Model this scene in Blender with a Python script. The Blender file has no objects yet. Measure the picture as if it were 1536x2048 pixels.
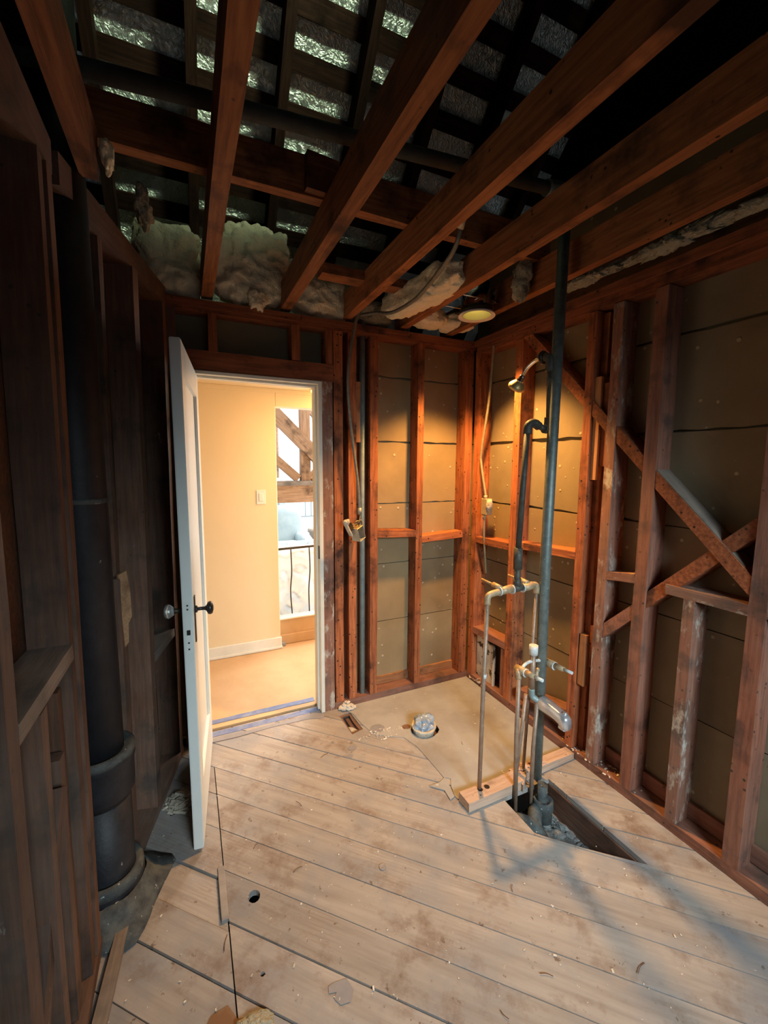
import bpy, bmesh, math, random
from mathutils import Vector, Matrix, noise
from mathutils.geometry import tessellate_polygon
random.seed(7)
S = bpy.context.scene
COL = S.collection

# ------------------------------------------------------------------ camera
YAW, PITCH, ROLL, FPX = .4365, .1136, .0061, 843.2
cam_d = bpy.data.cameras.new('camera'); cam = bpy.data.objects.new('camera', cam_d); COL.objects.link(cam)
fw = Vector((math.sin(YAW)*math.cos(PITCH), math.cos(YAW)*math.cos(PITCH), -math.sin(PITCH)))
rt = Vector((math.cos(YAW), -math.sin(YAW), 0)); up = rt.cross(fw)
r2 = rt*math.cos(ROLL)+up*math.sin(ROLL); u2 = up*math.cos(ROLL)-rt*math.sin(ROLL)
cam.matrix_world = Matrix(((r2.x, u2.x, -fw.x, 0), (r2.y, u2.y, -fw.y, 0), (r2.z, u2.z, -fw.z, 1.55), (0, 0, 0, 1)))
cam_d.sensor_fit = 'HORIZONTAL'; cam_d.sensor_width = 36; cam_d.lens = 36*FPX/1536
cam_d.clip_start = .02
S.camera = cam

# ------------------------------------------------------------------ world, lights, exposure
W = bpy.data.worlds.new('world'); S.world = W; W.use_nodes = True
bg = W.node_tree.nodes['Background']; bg.inputs[0].default_value = (.80, .90, 1, 1); bg.inputs[1].default_value = .25

def area(name, loc, aim, sx, sy, power, col, spread=180):
    l = bpy.data.lights.new(name, 'AREA'); l.shape = 'RECTANGLE'; l.size = sx; l.size_y = sy
    l.energy = power; l.color = col; l.spread = math.radians(spread)
    o = bpy.data.objects.new(name, l); COL.objects.link(o); o.location = loc
    o.rotation_euler = (Vector(aim)-Vector(loc)).to_track_quat('-Z', 'Y').to_euler(); return o
area('daylight_rear_window', (.80, -1.60, 2.0), (1.15, 2.0, -.1), 1.0, .7, 9.4, (.74, .92, 1), 62)
area('daylight_living_room', (2.2, 5.6, 3.4), (1.6, 5.4, 0), 3.0, 2.6, 125, (.93, .97, 1))
area('daylight_living_side', (3.9, 5.2, 1.6), (1.0, 4.8, .8), 1.6, 2.4, 36, (.93, .98, 1))
area('hall_ceiling_lamp', (1.15, 3.0, 2.06), (.9, 3.0, 0), .35, .35, 8.5, (1, .50, .19))
area('hall_daylight', (2.45, 3.0, 1.2), (.3, 2.95, .5), .7, 1.6, 7.5, (1, .88, .74))
area('opening_daylight', (1.55, 3.68, 1.25), (.75, 2.0, .0), .55, 1.3, 11, (1, .90, .76))
area('attic_vent_daylight', (1.30, -.35, 4.7), (.62, 1.55, 4.15), .35, .3, 6.8, (.80, 1, .68), 38)
S.view_settings.view_transform = 'Standard'; S.view_settings.look = 'None'
S.view_settings.gamma = 1; S.view_settings.use_curve_mapping = False
S.view_settings.exposure = 1.0

# ------------------------------------------------------------------ material helpers
def N(nt, t, **k):
    n = nt.nodes.new(t)
    for a, b in k.items():
        if a.startswith('_'): setattr(n, a[1:], b)
        else: n.inputs[a.replace('__', ' ')].default_value = b
    return n
def new_mat(name, rough=.8, metal=0):
    m = bpy.data.materials.new(name); m.use_nodes = True
    nt = m.node_tree; b = nt.nodes['Principled BSDF']
    b.inputs['Roughness'].default_value = rough; b.inputs['Metallic'].default_value = metal
    return m, nt, b, nt.links.new
def c4(c): return (c[0], c[1], c[2], 1)
def ramp(nt, stops):
    r = nt.nodes.new('ShaderNodeValToRGB'); e = r.color_ramp.elements
    e[0].position = stops[0][0]; e[0].color = c4(stops[0][1]); e[1].position = stops[-1][0]; e[1].color = c4(stops[-1][1])
    for p, c in stops[1:-1]:
        q = e.new(p); q.color = c4(c)
    return r
def mixc(nt, L, fac, a, b, mode='MIX'):
    m = nt.nodes.new('ShaderNodeMix'); m.data_type = 'RGBA'; m.blend_type = mode
    for i, v in ((0, fac), (6, a), (7, b)):
        if hasattr(v, 'links'): L(v, m.inputs[i])
        elif i == 0: m.inputs[0].default_value = v
        else: m.inputs[i].default_value = c4(v)
    return m.outputs[2]
def coords(nt, L, scale, rnd=True, kind='Object'):
    tc = N(nt, 'ShaderNodeTexCoord'); v = tc.outputs[kind]
    if rnd:
        oi = N(nt, 'ShaderNodeObjectInfo'); mu = N(nt, 'ShaderNodeMath', _operation='MULTIPLY'); mu.inputs[1].default_value = 37.
        L(oi.outputs['Random'], mu.inputs[0]); ad = N(nt, 'ShaderNodeVectorMath', _operation='ADD')
        L(v, ad.inputs[0]); L(mu.outputs[0], ad.inputs[1]); v = ad.outputs[0]
    mp = N(nt, 'ShaderNodeMapping'); mp.inputs['Scale'].default_value = scale; L(v, mp.inputs[0]); return mp.outputs[0]
def bump(nt, L, b, h, strength=.3, dist=.004):
    bu = N(nt, 'ShaderNodeBump'); bu.inputs['Strength'].default_value = strength; bu.inputs['Distance'].default_value = dist
    L(h, bu.inputs['Height']); L(bu.outputs[0], b.inputs['Normal'])
def noise_n(nt, L, vec, sc, det=5, ro=.6):
    n = N(nt, 'ShaderNodeTexNoise'); n.inputs['Scale'].default_value = sc; n.inputs['Detail'].default_value = det
    n.inputs['Roughness'].default_value = ro; L(vec, n.inputs['Vector']); return n.outputs['Fac']
def thr(nt, L, v, lo, hi):
    m = N(nt, 'ShaderNodeMapRange'); m.inputs['From Min'].default_value = lo; m.inputs['From Max'].default_value = hi
    L(v, m.inputs['Value']); return m.outputs[0]

def wood(name, dark, mid, light, smear=0., nails=.0, rough=.75, dust=0., grain=1.):
    m, nt, b, L = new_mat(name, rough)
    g = coords(nt, L, (1.6, 22*grain, 22*grain)); n1 = noise_n(nt, L, g, 3.2, 6, .62)
    r = ramp(nt, [(.28, dark), (.5, mid), (.74, light)]); L(n1, r.inputs[0]); c = r.outputs[0]
    p = coords(nt, L, (1, 1, 1)); n2 = noise_n(nt, L, p, 5.5, 4, .6)
    c = mixc(nt, L, thr(nt, L, n2, .52, .70), c, [x*.42 for x in dark])
    oi = N(nt, 'ShaderNodeObjectInfo'); mr = N(nt, 'ShaderNodeMapRange'); mr.inputs['To Min'].default_value = .72; mr.inputs['To Max'].default_value = 1.2
    L(oi.outputs['Random'], mr.inputs['Value'])
    vm = N(nt, 'ShaderNodeVectorMath', _operation='SCALE'); L(c, vm.inputs[0]); L(mr.outputs[0], vm.inputs['Scale']); c = vm.outputs[0]
    if nails:
        vo = N(nt, 'ShaderNodeTexVoronoi'); vo.inputs['Scale'].default_value = 30; L(p, vo.inputs['Vector'])
        d = thr(nt, L, vo.outputs['Distance'], .19, .12); n4 = noise_n(nt, L, p, 9, 2)
        mm = N(nt, 'ShaderNodeMath', _operation='MULTIPLY'); L(d, mm.inputs[0]); L(thr(nt, L, n4, .60-nails, .64-nails), mm.inputs[1])
        c = mixc(nt, L, mm.outputs[0], c, (.012, .007, .004))
    if smear:
        s = coords(nt, L, (1.0, 2.2, 2.2)); n3 = noise_n(nt, L, s, 7, 8, .72)
        c = mixc(nt, L, thr(nt, L, n3, .72-smear*.19, .80-smear*.17), c, (.52, .47, .40))
    if dust:
        n5 = noise_n(nt, L, p, 2.5, 5, .7)
        dd = N(nt, 'ShaderNodeMath', _operation='MULTIPLY'); dd.inputs[1].default_value = dust; L(thr(nt, L, n5, .25, .75), dd.inputs[0])
        c = mixc(nt, L, dd.outputs[0], c, (.30, .26, .22))
    L(c, b.inputs['Base Color']); bump(nt, L, b, n1, .5, .003); return m

M = {}
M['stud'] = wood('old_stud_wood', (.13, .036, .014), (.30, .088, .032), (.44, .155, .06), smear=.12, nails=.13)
M['stud_back'] = wood('old_stud_wood_back', (.15, .042, .015), (.36, .105, .034), (.52, .18, .062), smear=.10, nails=.17)
M['plaster_stud'] = wood('old_stud_wood_smeared', (.12, .04, .022), (.27, .092, .048), (.37, .15, .085), smear=1.0, nails=.08, dust=.4)
M['low_stud'] = wood('old_stud_wood_dusty', (.12, .036, .02), (.26, .085, .045), (.36, .14, .08), smear=.25, nails=.06, dust=.28)
M['plate'] = wood('plate_wood', (.10, .028, .012), (.23, .068, .026), (.32, .11, .045), smear=.22, nails=.05)
M['joist'] = wood('joist_wood', (.14, .046, .015), (.30, .105, .035), (.42, .17, .06), smear=.05, nails=.03)
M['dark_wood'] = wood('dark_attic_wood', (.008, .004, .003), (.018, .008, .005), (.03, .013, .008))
M['left_wood'] = wood('left_wall_wood_shade_tone', (.06, .024, .012), (.14, .055, .027), (.21, .092, .048), smear=.35, nails=.03, dust=.32)  # same old stud wood, with the left side's shade put into the colour
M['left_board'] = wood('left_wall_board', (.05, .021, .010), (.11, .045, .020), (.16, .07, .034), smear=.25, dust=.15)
M['dusty_block'] = wood('dusty_block_wood', (.14, .10, .08), (.24, .18, .14), (.34, .27, .22), dust=.6)
M['scab'] = wood('pale_scab_wood', (.28, .11, .04), (.42, .18, .07), (.50, .24, .10), nails=.0)
M['fresh'] = wood('fresh_split_wood', (.42, .22, .11), (.58, .33, .17), (.68, .42, .24), grain=1.6)
M['cleat'] = wood('cleat_wood', (.38, .22, .14), (.52, .34, .24), (.62, .45, .34), smear=.3, nails=.03, dust=.3)
M['joist_under'] = wood('underfloor_joist_wood', (.07, .03, .018), (.13, .06, .036), (.18, .09, .06), dust=.1)
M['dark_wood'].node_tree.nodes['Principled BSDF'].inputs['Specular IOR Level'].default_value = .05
M['truss'] = wood('truss_timber', (.20, .10, .05), (.34, .19, .105), (.45, .28, .17))

def floor_mat():
    m, nt, b, L = new_mat('dusty_floor_board', .72)
    g = coords(nt, L, (1.0, 13, 13)); n1 = noise_n(nt, L, g, 2.6, 7, .6)
    r = ramp(nt, [(.25, (.24, .205, .18)), (.5, (.335, .298, .265)), (.78, (.41, .37, .335))]); L(n1, r.inputs[0]); c = r.outputs[0]
    # rings of grain showing through the dust
    w = N(nt, 'ShaderNodeTexWave'); w.inputs['Scale'].default_value = 9; w.inputs['Distortion'].default_value = 9; w.inputs['Detail'].default_value = 3
    w.inputs['Detail Scale'].default_value = .7; w.bands_direction = 'Y'; L(coords(nt, L, (.35, 2.6, 1)), w.inputs['Vector'])
    p = coords(nt, L, (1, 1, 1)); nn = noise_n(nt, L, p, 2.1, 4, .6)
    mm = N(nt, 'ShaderNodeMath', _operation='MULTIPLY'); L(thr(nt, L, w.outputs['Fac'], .55, .95), mm.inputs[0]); L(thr(nt, L, nn, .5, .66), mm.inputs[1])
    m2 = N(nt, 'ShaderNodeMath', _operation='MULTIPLY'); L(mm.outputs[0], m2.inputs[0]); m2.inputs[1].default_value = .38
    c = mixc(nt, L, m2.outputs[0], c, (.24, .16, .11))
    wp = coords(nt, L, (1, 1, 1), rnd=False, kind='Generated')
    n3 = noise_n(nt, L, p, 3.3, 6, .62); c = mixc(nt, L, thr(nt, L, n3, .48, .72), c, (.235, .24, .255))
    n5 = noise_n(nt, L, p, 5.5, 7, .7); c = mixc(nt, L, thr(nt, L, n5, .52, .70), c, (.19, .135, .105))
    n4 = noise_n(nt, L, p, 26, 5, .7); c = mixc(nt, L, thr(nt, L, n4, .635, .69), c, (.15, .11, .085))
    n6 = noise_n(nt, L, p, 60, 3, .7); c = mixc(nt, L, thr(nt, L, n6, .70, .74), c, (.72, .68, .62))
    oi = N(nt, 'ShaderNodeObjectInfo'); mr = N(nt, 'ShaderNodeMapRange'); mr.inputs['To Min'].default_value = .86; mr.inputs['To Max'].default_value = 1.08
    L(oi.outputs['Random'], mr.inputs['Value']); vm = N(nt, 'ShaderNodeVectorMath', _operation='SCALE'); L(c, vm.inputs[0]); L(mr.outputs[0], vm.inputs['Scale'])
    L(vm.outputs[0], b.inputs['Base Color']); bump(nt, L, b, n1, .35, .003); return m
M['floor'] = floor_mat()

def spotted(name, base, alt, sc=6, rough=.85, specks=None, spsc=60, metal=0, bstr=.2, lo=.4, hi=.7, stain=None, bdist=.003, thrs=.70):
    m, nt, b, L = new_mat(name, rough, metal)
    p = coords(nt, L, (1, 1, 1)); n = noise_n(nt, L, p, sc, 6, .62)
    c = mixc(nt, L, thr(nt, L, n, lo, hi), base, alt)
    if stain:
        n2 = noise_n(nt, L, p, sc*.45, 5, .6); c = mixc(nt, L, thr(nt, L, n2, .55, .72), c, stain)
    if specks:
        n3 = noise_n(nt, L, p, spsc, 3, .6); c = mixc(nt, L, thr(nt, L, n3, thrs-.04, thrs), c, specks)
    L(c, b.inputs['Base Color']); n4 = noise_n(nt, L, p, sc*5, 4, .6); bump(nt, L, b, n4, bstr, bdist); return m
def lath_mat(name, base, alt, stain):
    m, nt, b, L = new_mat(name, .85)
    p = coords(nt, L, (1, 1, 1)); n = noise_n(nt, L, p, 4, 6, .6)
    c = mixc(nt, L, thr(nt, L, n, .38, .7), base, alt)
    n2 = noise_n(nt, L, p, 1.7, 4); c = mixc(nt, L, thr(nt, L, n2, .55, .75), c, stain)
    vo = N(nt, 'ShaderNodeTexVoronoi'); vo.inputs['Scale'].default_value = 15; L(p, vo.inputs['Vector'])
    d = thr(nt, L, vo.outputs['Distance'], .15, .09); c = mixc(nt, L, d, c, (.47, .39, .26))
    n3 = noise_n(nt, L, coords(nt, L, (1, 1, .35)), 26, 5, .75); c = mixc(nt, L, thr(nt, L, n3, .70, .74), c, (.55, .48, .36))
    L(c, b.inputs['Base Color'])
    ad = N(nt, 'ShaderNodeMath', _operation='ADD'); L(d, ad.inputs[0]); L(n, ad.inputs[1]); bump(nt, L, b, ad.outputs[0], .5, .006); return m
M['lath'] = lath_mat('brown_paper_lath', (.31, .22, .115), (.25, .175, .09), (.20, .14, .075))
M['lath_r'] = lath_mat('grey_brown_paper_lath', (.27, .21, .13), (.215, .165, .10), (.17, .13, .08))
M['green_board'] = spotted('grey_green_board', (.20, .19, .125), (.16, .15, .10), 3, .9)
M['plaster'] = spotted('broken_plaster', (.62, .56, .45), (.40, .34, .26), 18, .95, bstr=.8, bdist=.01)
M['insul'] = spotted('yellow_fiberglass', (.93, .86, .64), (.86, .76, .52), 9, 1, specks=(.92, .86, .68), spsc=50, bstr=1, bdist=.012, stain=(.80, .66, .42))
M['insul_grey'] = spotted('dusty_fiberglass', (.44, .42, .32), (.30, .28, .20), 12, 1, specks=(.62, .58, .48), spsc=60, bstr=1, bdist=.02)
M['galv'] = spotted('galvanized_steel', (.20, .235, .22), (.12, .15, .145), 30, .5, specks=(.38, .43, .41), spsc=110, metal=.45, bstr=.2)
M['galv_pale'] = spotted('pale_galvanized_steel', (.27, .35, .34), (.19, .25, .25), 24, .55, specks=(.46, .52, .50), spsc=110, metal=.25, bstr=.2)
M['iron'] = spotted('black_cast_iron', (.012, .014, .019), (.022, .025, .032), 20, .55, specks=(.25, .25, .23), spsc=34, bstr=.3, thrs=.765)
M['iron_dust'] = spotted('dusty_cast_iron', (.10, .11, .105), (.03, .035, .04), 22, .85, specks=(.45, .45, .42), spsc=50, bstr=.5)
M['attic_pipe'] = spotted('attic_pipe_shade_tone', (.05, .055, .05), (.03, .032, .03), 20, .8)  # same vent pipe; dimness of the attic put into a darker colour
M['pipe_iron'] = spotted('grey_iron_pipe', (.085, .085, .07), (.05, .045, .04), 26, .6, metal=.3, specks=(.25, .22, .16), spsc=90)
M['copper'] = spotted('tarnished_copper', (.36, .25, .18), (.24, .16, .115), 30, .5, metal=.35, specks=(.55, .47, .38), spsc=80)
M['copper_fit'] = spotted('weathered_copper_fitting', (.48, .36, .22), (.32, .22, .13), 40, .55, metal=.3, specks=(.62, .58, .48), spsc=90)
M['solder'] = spotted('solder_white', (.62, .64, .62), (.45, .48, .46), 40, .6)
M['chrome'] = spotted('chrome', (.75, .75, .76), (.62, .62, .63), 20, .14, metal=1, bstr=.02)
M['chrome_sp'] = spotted('chrome_spout', (.78, .80, .83), (.66, .68, .72), 14, .28, metal=.75, bstr=.03)
M['old_brass'] = spotted('pale_spattered_metal', (.70, .55, .26), (.5, .36, .14), 20, .4, metal=.6)
M['door'] = spotted('white_door_paint', (.72, .76, .74), (.66, .70, .67), 3, .38, bstr=.04)
M['white'] = spotted('white_trim_paint', (.74, .74, .68), (.66, .65, .58), 6, .5, bstr=.06)
M['cream'] = spotted('cream_wall_paint', (.76, .63, .42), (.74, .61, .40), 2, .7, bstr=.03)
M['hall_paper'] = spotted('tan_floor_paper', (.56, .37, .205), (.50, .32, .17), 4, .85, bstr=.1, specks=(.40, .28, .17), spsc=26, thrs=.74)
M['tape'] = spotted('blue_masking_tape', (.13, .17, .33), (.22, .26, .38), 18, .7, bstr=.1)
M['black'] = spotted('black_knob', (.018, .016, .014), (.03, .026, .022), 20, .35)
M['brass_dark'] = spotted('dark_bronze', (.06, .045, .03), (.03, .022, .015), 30, .45, metal=.5)
M['lino'] = spotted('old_grey_underlay', (.36, .35, .33), (.27, .255, .24), 4, .8, stain=(.24, .205, .175), specks=(.60, .57, .50), spsc=42, bstr=.25, thrs=.73)
M['rubble'] = spotted('grey_rubble', (.34, .35, .34), (.17, .17, .16), 30, .95, specks=(.6, .6, .58), spsc=50, bstr=1, bdist=.01)
M['rust'] = spotted('rusty_debris', (.24, .13, .07), (.14, .08, .05), 24, .95, specks=(.5, .36, .24), spsc=60, bstr=1, bdist=.01)
M['dirt'] = spotted('crawl_dirt', (.035, .028, .022), (.02, .016, .013), 5, 1)
M['crumb'] = spotted('plaster_crumb', (.70, .66, .58), (.5, .44, .36), 20, .9)
M['burn'] = spotted('burnt_white_enamel', (.74, .68, .56), (.62, .54, .42), 8, .6, stain=(.12, .07, .04), specks=(.05, .035, .025), spsc=18, thrs=.60)
M['rusty'] = spotted('rusty_nail', (.16, .08, .05), (.08, .04, .03), 40, .8)
M['grey_patch'] = spotted('grey_paint_blot', (.23, .22, .23), (.29, .28, .29), 12, .7)
M['brown_stain'] = spotted('torn_brown_paper', (.20, .10, .045), (.36, .24, .14), 7, .8, stain=(.42, .33, .23))
M['cloth'] = spotted('blue_cover', (.38, .47, .50), (.50, .58, .60), 6, .8)
M['lamp_trim'] = spotted('lamp_trim_white', (.85, .80, .72), (.80, .74, .66), 5, .4)
M['clay'] = spotted('clay_pot', (.42, .34, .28), (.34, .27, .22), 9, .8)
M['leaf'] = spotted('leaf_green', (.22, .40, .10), (.32, .50, .18), 9, .6)
M['far_white'] = spotted('far_wall_white', (.82, .84, .84), (.78, .80, .80), 2, .8)
M['steel'] = spotted('steel_box', (.45, .42, .34), (.33, .30, .24), 20, .45, metal=.5, specks=(.75, .7, .6), spsc=40)
M['conduit'] = spotted('grey_flex_conduit', (.26, .25, .21), (.18, .17, .14), 60, .5, metal=.35)
M['armor'] = spotted('armored_cable_steel', (.48, .40, .24), (.36, .29, .17), 60, .45, metal=.4)
def foil():
    m, nt, b, L = new_mat('crinkled_foil', .34, .85)
    p = coords(nt, L, (1, 1, 1)); b.inputs['Base Color'].default_value = (.62, .66, .60, 1)
    vo = N(nt, 'ShaderNodeTexNoise'); vo.inputs['Scale'].default_value = 30; vo.inputs['Detail'].default_value = 5; vo.inputs['Distortion'].default_value = 2.5
    L(p, vo.inputs['Vector']); bump(nt, L, b, vo.outputs['Fac'], 1., .012); return m
M['foil'] = foil()
def plastic(name, col, fac):
    m, nt, b, L = new_mat(name, .25); b.inputs['Base Color'].default_value = c4(col)
    tr = N(nt, 'ShaderNodeBsdfTranslucent'); tr.inputs[0].default_value = c4(col); tp = N(nt, 'ShaderNodeBsdfTransparent')
    mx = N(nt, 'ShaderNodeMixShader'); mx.inputs[0].default_value = .45; L(b.outputs[0], mx.inputs[1]); L(tr.outputs[0], mx.inputs[2])
    m2 = N(nt, 'ShaderNodeMixShader'); m2.inputs[0].default_value = fac; L(mx.outputs[0], m2.inputs[1]); L(tp.outputs[0], m2.inputs[2])
    L(m2.outputs[0], nt.nodes['Material Output'].inputs[0]); return m
M['plastic'] = plastic('white_plastic_film', (.86, .88, .88), .12)
M['plastic_clear'] = plastic('clear_plastic_film', (.78, .86, .88), .40)
M['blue_wrap'] = spotted('blue_grey_plastic', (.20, .27, .36), (.45, .50, .54), 14, .22, bstr=.3)
M['wrap'] = plastic('grey_protective_wrap', (.42, .47, .50), .08)
def glass():
    m, nt, b, L = new_mat('knob_glass', .08); b.inputs['Transmission Weight'].default_value = .85; b.inputs['Base Color'].default_value = (.85, .9, .88, 1)
    return m
M['glass'] = glass()
def emis(name, col, s):
    m, nt, b, L = new_mat(name, .6); b.inputs['Base Color'].default_value = c4(col)
    b.inputs['Emission Color'].default_value = c4(col); b.inputs['Emission Strength'].default_value = s; return m
M['bulb'] = emis('lit_bulb', (1, .74, .20), 1.5); M['bulb'].node_tree.nodes['Principled BSDF'].inputs['Base Color'].default_value = (0, 0, 0, 1)
M['baffle'] = spotted('baffle_glow_tint', (.62, .58, .36), (.56, .52, .32), 5, .6, bstr=.02)  # white baffle; the yellow glow of the lamp is put into its colour
M['hall_glow'] = emis('lit_hall_fixture', (1, .72, .25), 1.6)

# ------------------------------------------------------------------ object helpers
def tag(o, label=None, cat=None, group=None, kind=None):
    if label: o['label'] = label
    if cat: o['category'] = cat
    if group: o['group'] = group
    if kind: o['kind'] = kind
    return o
def link(o, parent=None):
    COL.objects.link(o)
    if parent is not None:
        o.parent = parent; o.matrix_parent_inverse = parent.matrix_basis.inverted()
    return o
def empty(name, loc, label=None, cat=None, group=None, kind=None):
    o = bpy.data.objects.new(name, None); o.empty_display_size = .05; o.location = loc
    o.matrix_basis = Matrix.Translation(loc); link(o); return tag(o, label, cat, group, kind)
def mobj(name, bm, mat, parent=None, mw=None, smooth=False):
    bmesh.ops.recalc_face_normals(bm, faces=bm.faces)
    me = bpy.data.meshes.new(name); bm.to_mesh(me); bm.free()
    if smooth:
        for p in me.polygons: p.use_smooth = True
    if isinstance(mat, (list, tuple)):
        for q in mat: me.materials.append(q)
    else: me.materials.append(mat)
    o = bpy.data.objects.new(name, me)
    if mw is not None: o.matrix_basis = mw
    return link(o, parent)
def centre(o):
    """put the origin of a world-space mesh at its middle"""
    me = o.data; c = sum((v.co for v in me.vertices), Vector())/len(me.vertices)
    me.transform(Matrix.Translation(-c)); o.matrix_basis = o.matrix_basis @ Matrix.Translation(c); return o
def jit(a): return random.uniform(-a, a)
def lumber(name, parent, a, b, w, d, mat, side=(0, 1, 0), wob=.0014, bev=.0022, chew=0.):
    """a length of timber from a to b; w across, d measured along 'side'"""
    a, b = Vector(a), Vector(b); X = (b-a).normalized(); Y = Vector(side); Y = (Y-X*Y.dot(X)).normalized(); Z = X.cross(Y)
    Lh = (b-a).length/2; n = max(2, min(9, int(Lh*2/.22)))
    bm = bmesh.new(); rows = []
    for i in range(n+1):
        x = -Lh+2*Lh*i/n
        rows.append([bm.verts.new((x, sy*d/2+jit(wob), sz*w/2+jit(wob))) for sy, sz in ((-1, -1), (1, -1), (1, 1), (-1, 1))])
    for i in range(n):
        for k in range(4): bm.faces.new((rows[i][k], rows[i][(k+1) % 4], rows[i+1][(k+1) % 4], rows[i+1][k]))
    bm.faces.new(rows[0][::-1]); bm.faces.new(rows[-1])
    if chew:
        for r in (rows[-1],):
            for v in r: v.co.x += jit(chew)
    if bev:
        es = [e for e in bm.edges if len(e.link_faces) == 2 and e.calc_face_angle(0) > .9]
        bmesh.ops.bevel(bm, geom=es, offset=bev, segments=1, affect='EDGES')
    mid = (a+b)/2
    mw = Matrix(((X.x, Y.x, Z.x, mid.x), (X.y, Y.y, Z.y, mid.y), (X.z, Y.z, Z.z, mid.z), (0, 0, 0, 1)))
    return mobj(name, bm, mat, parent, mw)
def boxw(name, parent, x0, x1, y0, y1, z0, z1, mat, bev=.002):
    bm = bmesh.new(); bmesh.ops.create_cube(bm, size=1)
    for v in bm.verts: v.co = Vector((v.co.x*(x1-x0), v.co.y*(y1-y0), v.co.z*(z1-z0)))
    if bev: bmesh.ops.bevel(bm, geom=bm.edges[:], offset=bev, segments=1, affect='EDGES')
    return mobj(name, bm, mat, parent, Matrix.Translation(((x0+x1)/2, (y0+y1)/2, (z0+z1)/2)))
def tube_bm(pts, r, seg=12, bm=None, caps=True, sharp=False):
    bm = bm or bmesh.new(); P = [Vector(p) for p in pts]; rr = r if isinstance(r, (list, tuple)) else [r]*len(P)
    t0 = (P[1]-P[0]).normalized(); nrm = t0.orthogonal().normalized(); rings = []
    for i, p in enumerate(P):
        if i == 0: t = (P[1]-P[0])
        elif i == len(P)-1: t = (P[-1]-P[-2])
        else: t = (P[i+1]-P[i]).normalized()+(P[i]-P[i-1]).normalized()
        t = t.normalized(); nrm = (nrm-t*nrm.dot(t)).normalized(); bn = t.cross(nrm)
        rings.append([bm.verts.new(p+(nrm*math.cos(2*math.pi*k/seg)+bn*math.sin(2*math.pi*k/seg))*rr[i]) for k in range(seg)])
    for i in range(len(rings)-1):
        for k in range(seg):
            f = bm.faces.new((rings[i][k], rings[i][(k+1) % seg], rings[i+1][(k+1) % seg], rings[i+1][k])); f.smooth = True
    if caps: bm.faces.new(rings[0][::-1]); bm.faces.new(rings[-1])
    return bm
def keep_smooth(o): return o
def tube(name, parent, pts, r, mat, seg=12):
    bm = tube_bm(pts, r, seg); return centre(mobj(name, bm, mat, parent))
def spline(pts, n=10):
    P = [Vector(p) for p in pts]; P = [2*P[0]-P[1]]+P+[2*P[-1]-P[-2]]; out = []
    for i in range(1, len(P)-2):
        for k in range(n):
            t = k/n; a, b, c, d = P[i-1:i+3]
            out.append(.5*((2*b)+(c-a)*t+(2*a-5*b+4*c-d)*t*t+(3*b-a-3*c+d)*t**3))
    out.append(P[-2]); return out
def ribbed(name, parent, pts, r, mat, pitch=.006, amp=.0012, seg=10):
    c = spline(pts, 12); L = [0]
    for i in range(1, len(c)): L.append(L[-1]+(c[i]-c[i-1]).length)
    out, rr, s, i, k = [], [], 0, 0, 0
    while s < L[-1]:
        while i < len(L)-2 and L[i+1] < s: i += 1
        t = (s-L[i])/max(1e-6, L[i+1]-L[i]); out.append(c[i].lerp(c[i+1], t)); rr.append(r+(amp if k % 2 else -amp)); s += pitch/2; k += 1
    return centre(mobj(name, tube_bm(out, rr, seg), mat, parent))
def lathe(name, parent, prof, base, axis, mat, seg=24, caps=True):
    ax = Vector(axis).normalized(); u = ax.orthogonal().normalized(); v = ax.cross(u); base = Vector(base)
    bm = bmesh.new(); rings = []
    for r, h in prof:
        rings.append([bm.verts.new(u*math.cos(2*math.pi*k/seg)*r+v*math.sin(2*math.pi*k/seg)*r+ax*h) for k in range(seg)])
    for i in range(len(rings)-1):
        for k in range(seg):
            f = bm.faces.new((rings[i][k], rings[i][(k+1) % seg], rings[i+1][(k+1) % seg], rings[i+1][k])); f.smooth = True
    if caps:
        bm.faces.new(rings[0][::-1]); bm.faces.new(rings[-1])
    return mobj(name, bm, mat, parent, Matrix.Translation(base))
def prism(name, parent, poly, axis, t0, t1, mat, bev=0, jitter=0, holes=()):
    """poly: list of 2D points in the plane normal to axis (0:x->yz, 1:y->xz, 2:z->xy)"""
    def P(p, t):
        return Vector((t, p[0], p[1])) if axis == 0 else Vector((p[0], t, p[1])) if axis == 1 else Vector((p[0], p[1], t))
    bm = bmesh.new(); loops = [list(poly)]+[list(h) for h in holes]
    loops = [[(x+jit(jitter), y+jit(jitter)) for x, y in l] for l in loops]
    tris = tessellate_polygon([[Vector((x, y, 0)) for x, y in l] for l in loops]); flat = [p for l in loops for p in l]
    A = [bm.verts.new(P(p, t0)) for p in flat]; B = [bm.verts.new(P(p, t1)) for p in flat]
    for t in tris:
        try: bm.faces.new([A[i] for i in t]); bm.faces.new([B[i] for i in t][::-1])
        except ValueError: pass
    k = 0
    for l in loops:
        n = len(l)
        for i in range(n): bm.faces.new((A[k+i], A[k+(i+1) % n], B[k+(i+1) % n], B[k+i]))
        k += n
    return centre(mobj(name, bm, mat, parent))
def blob_bm(c, r, amp=.3, freq=6, sub=4, seed=0, pw=2.0, bm=None):
    bm2 = bmesh.new(); bmesh.ops.create_icosphere(bm2, subdivisions=sub, radius=1)
    for v in bm2.verts:
        d = v.co.normalized()
        if pw > 2:
            s = (abs(d.x)**pw+abs(d.y)**pw+abs(d.z)**pw)**(-1/pw); d = d*s
        p = Vector((d.x*r[0], d.y*r[1], d.z*r[2]))
        q = (p+Vector(c))*freq+Vector((seed*3.1, seed*1.7, seed))
        h = noise.fractal(q, .9, 2.1, 5)*.6+noise.noise(q*3.3)*.35
        v.co = p*(1+amp*h)
    return bm2
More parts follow.
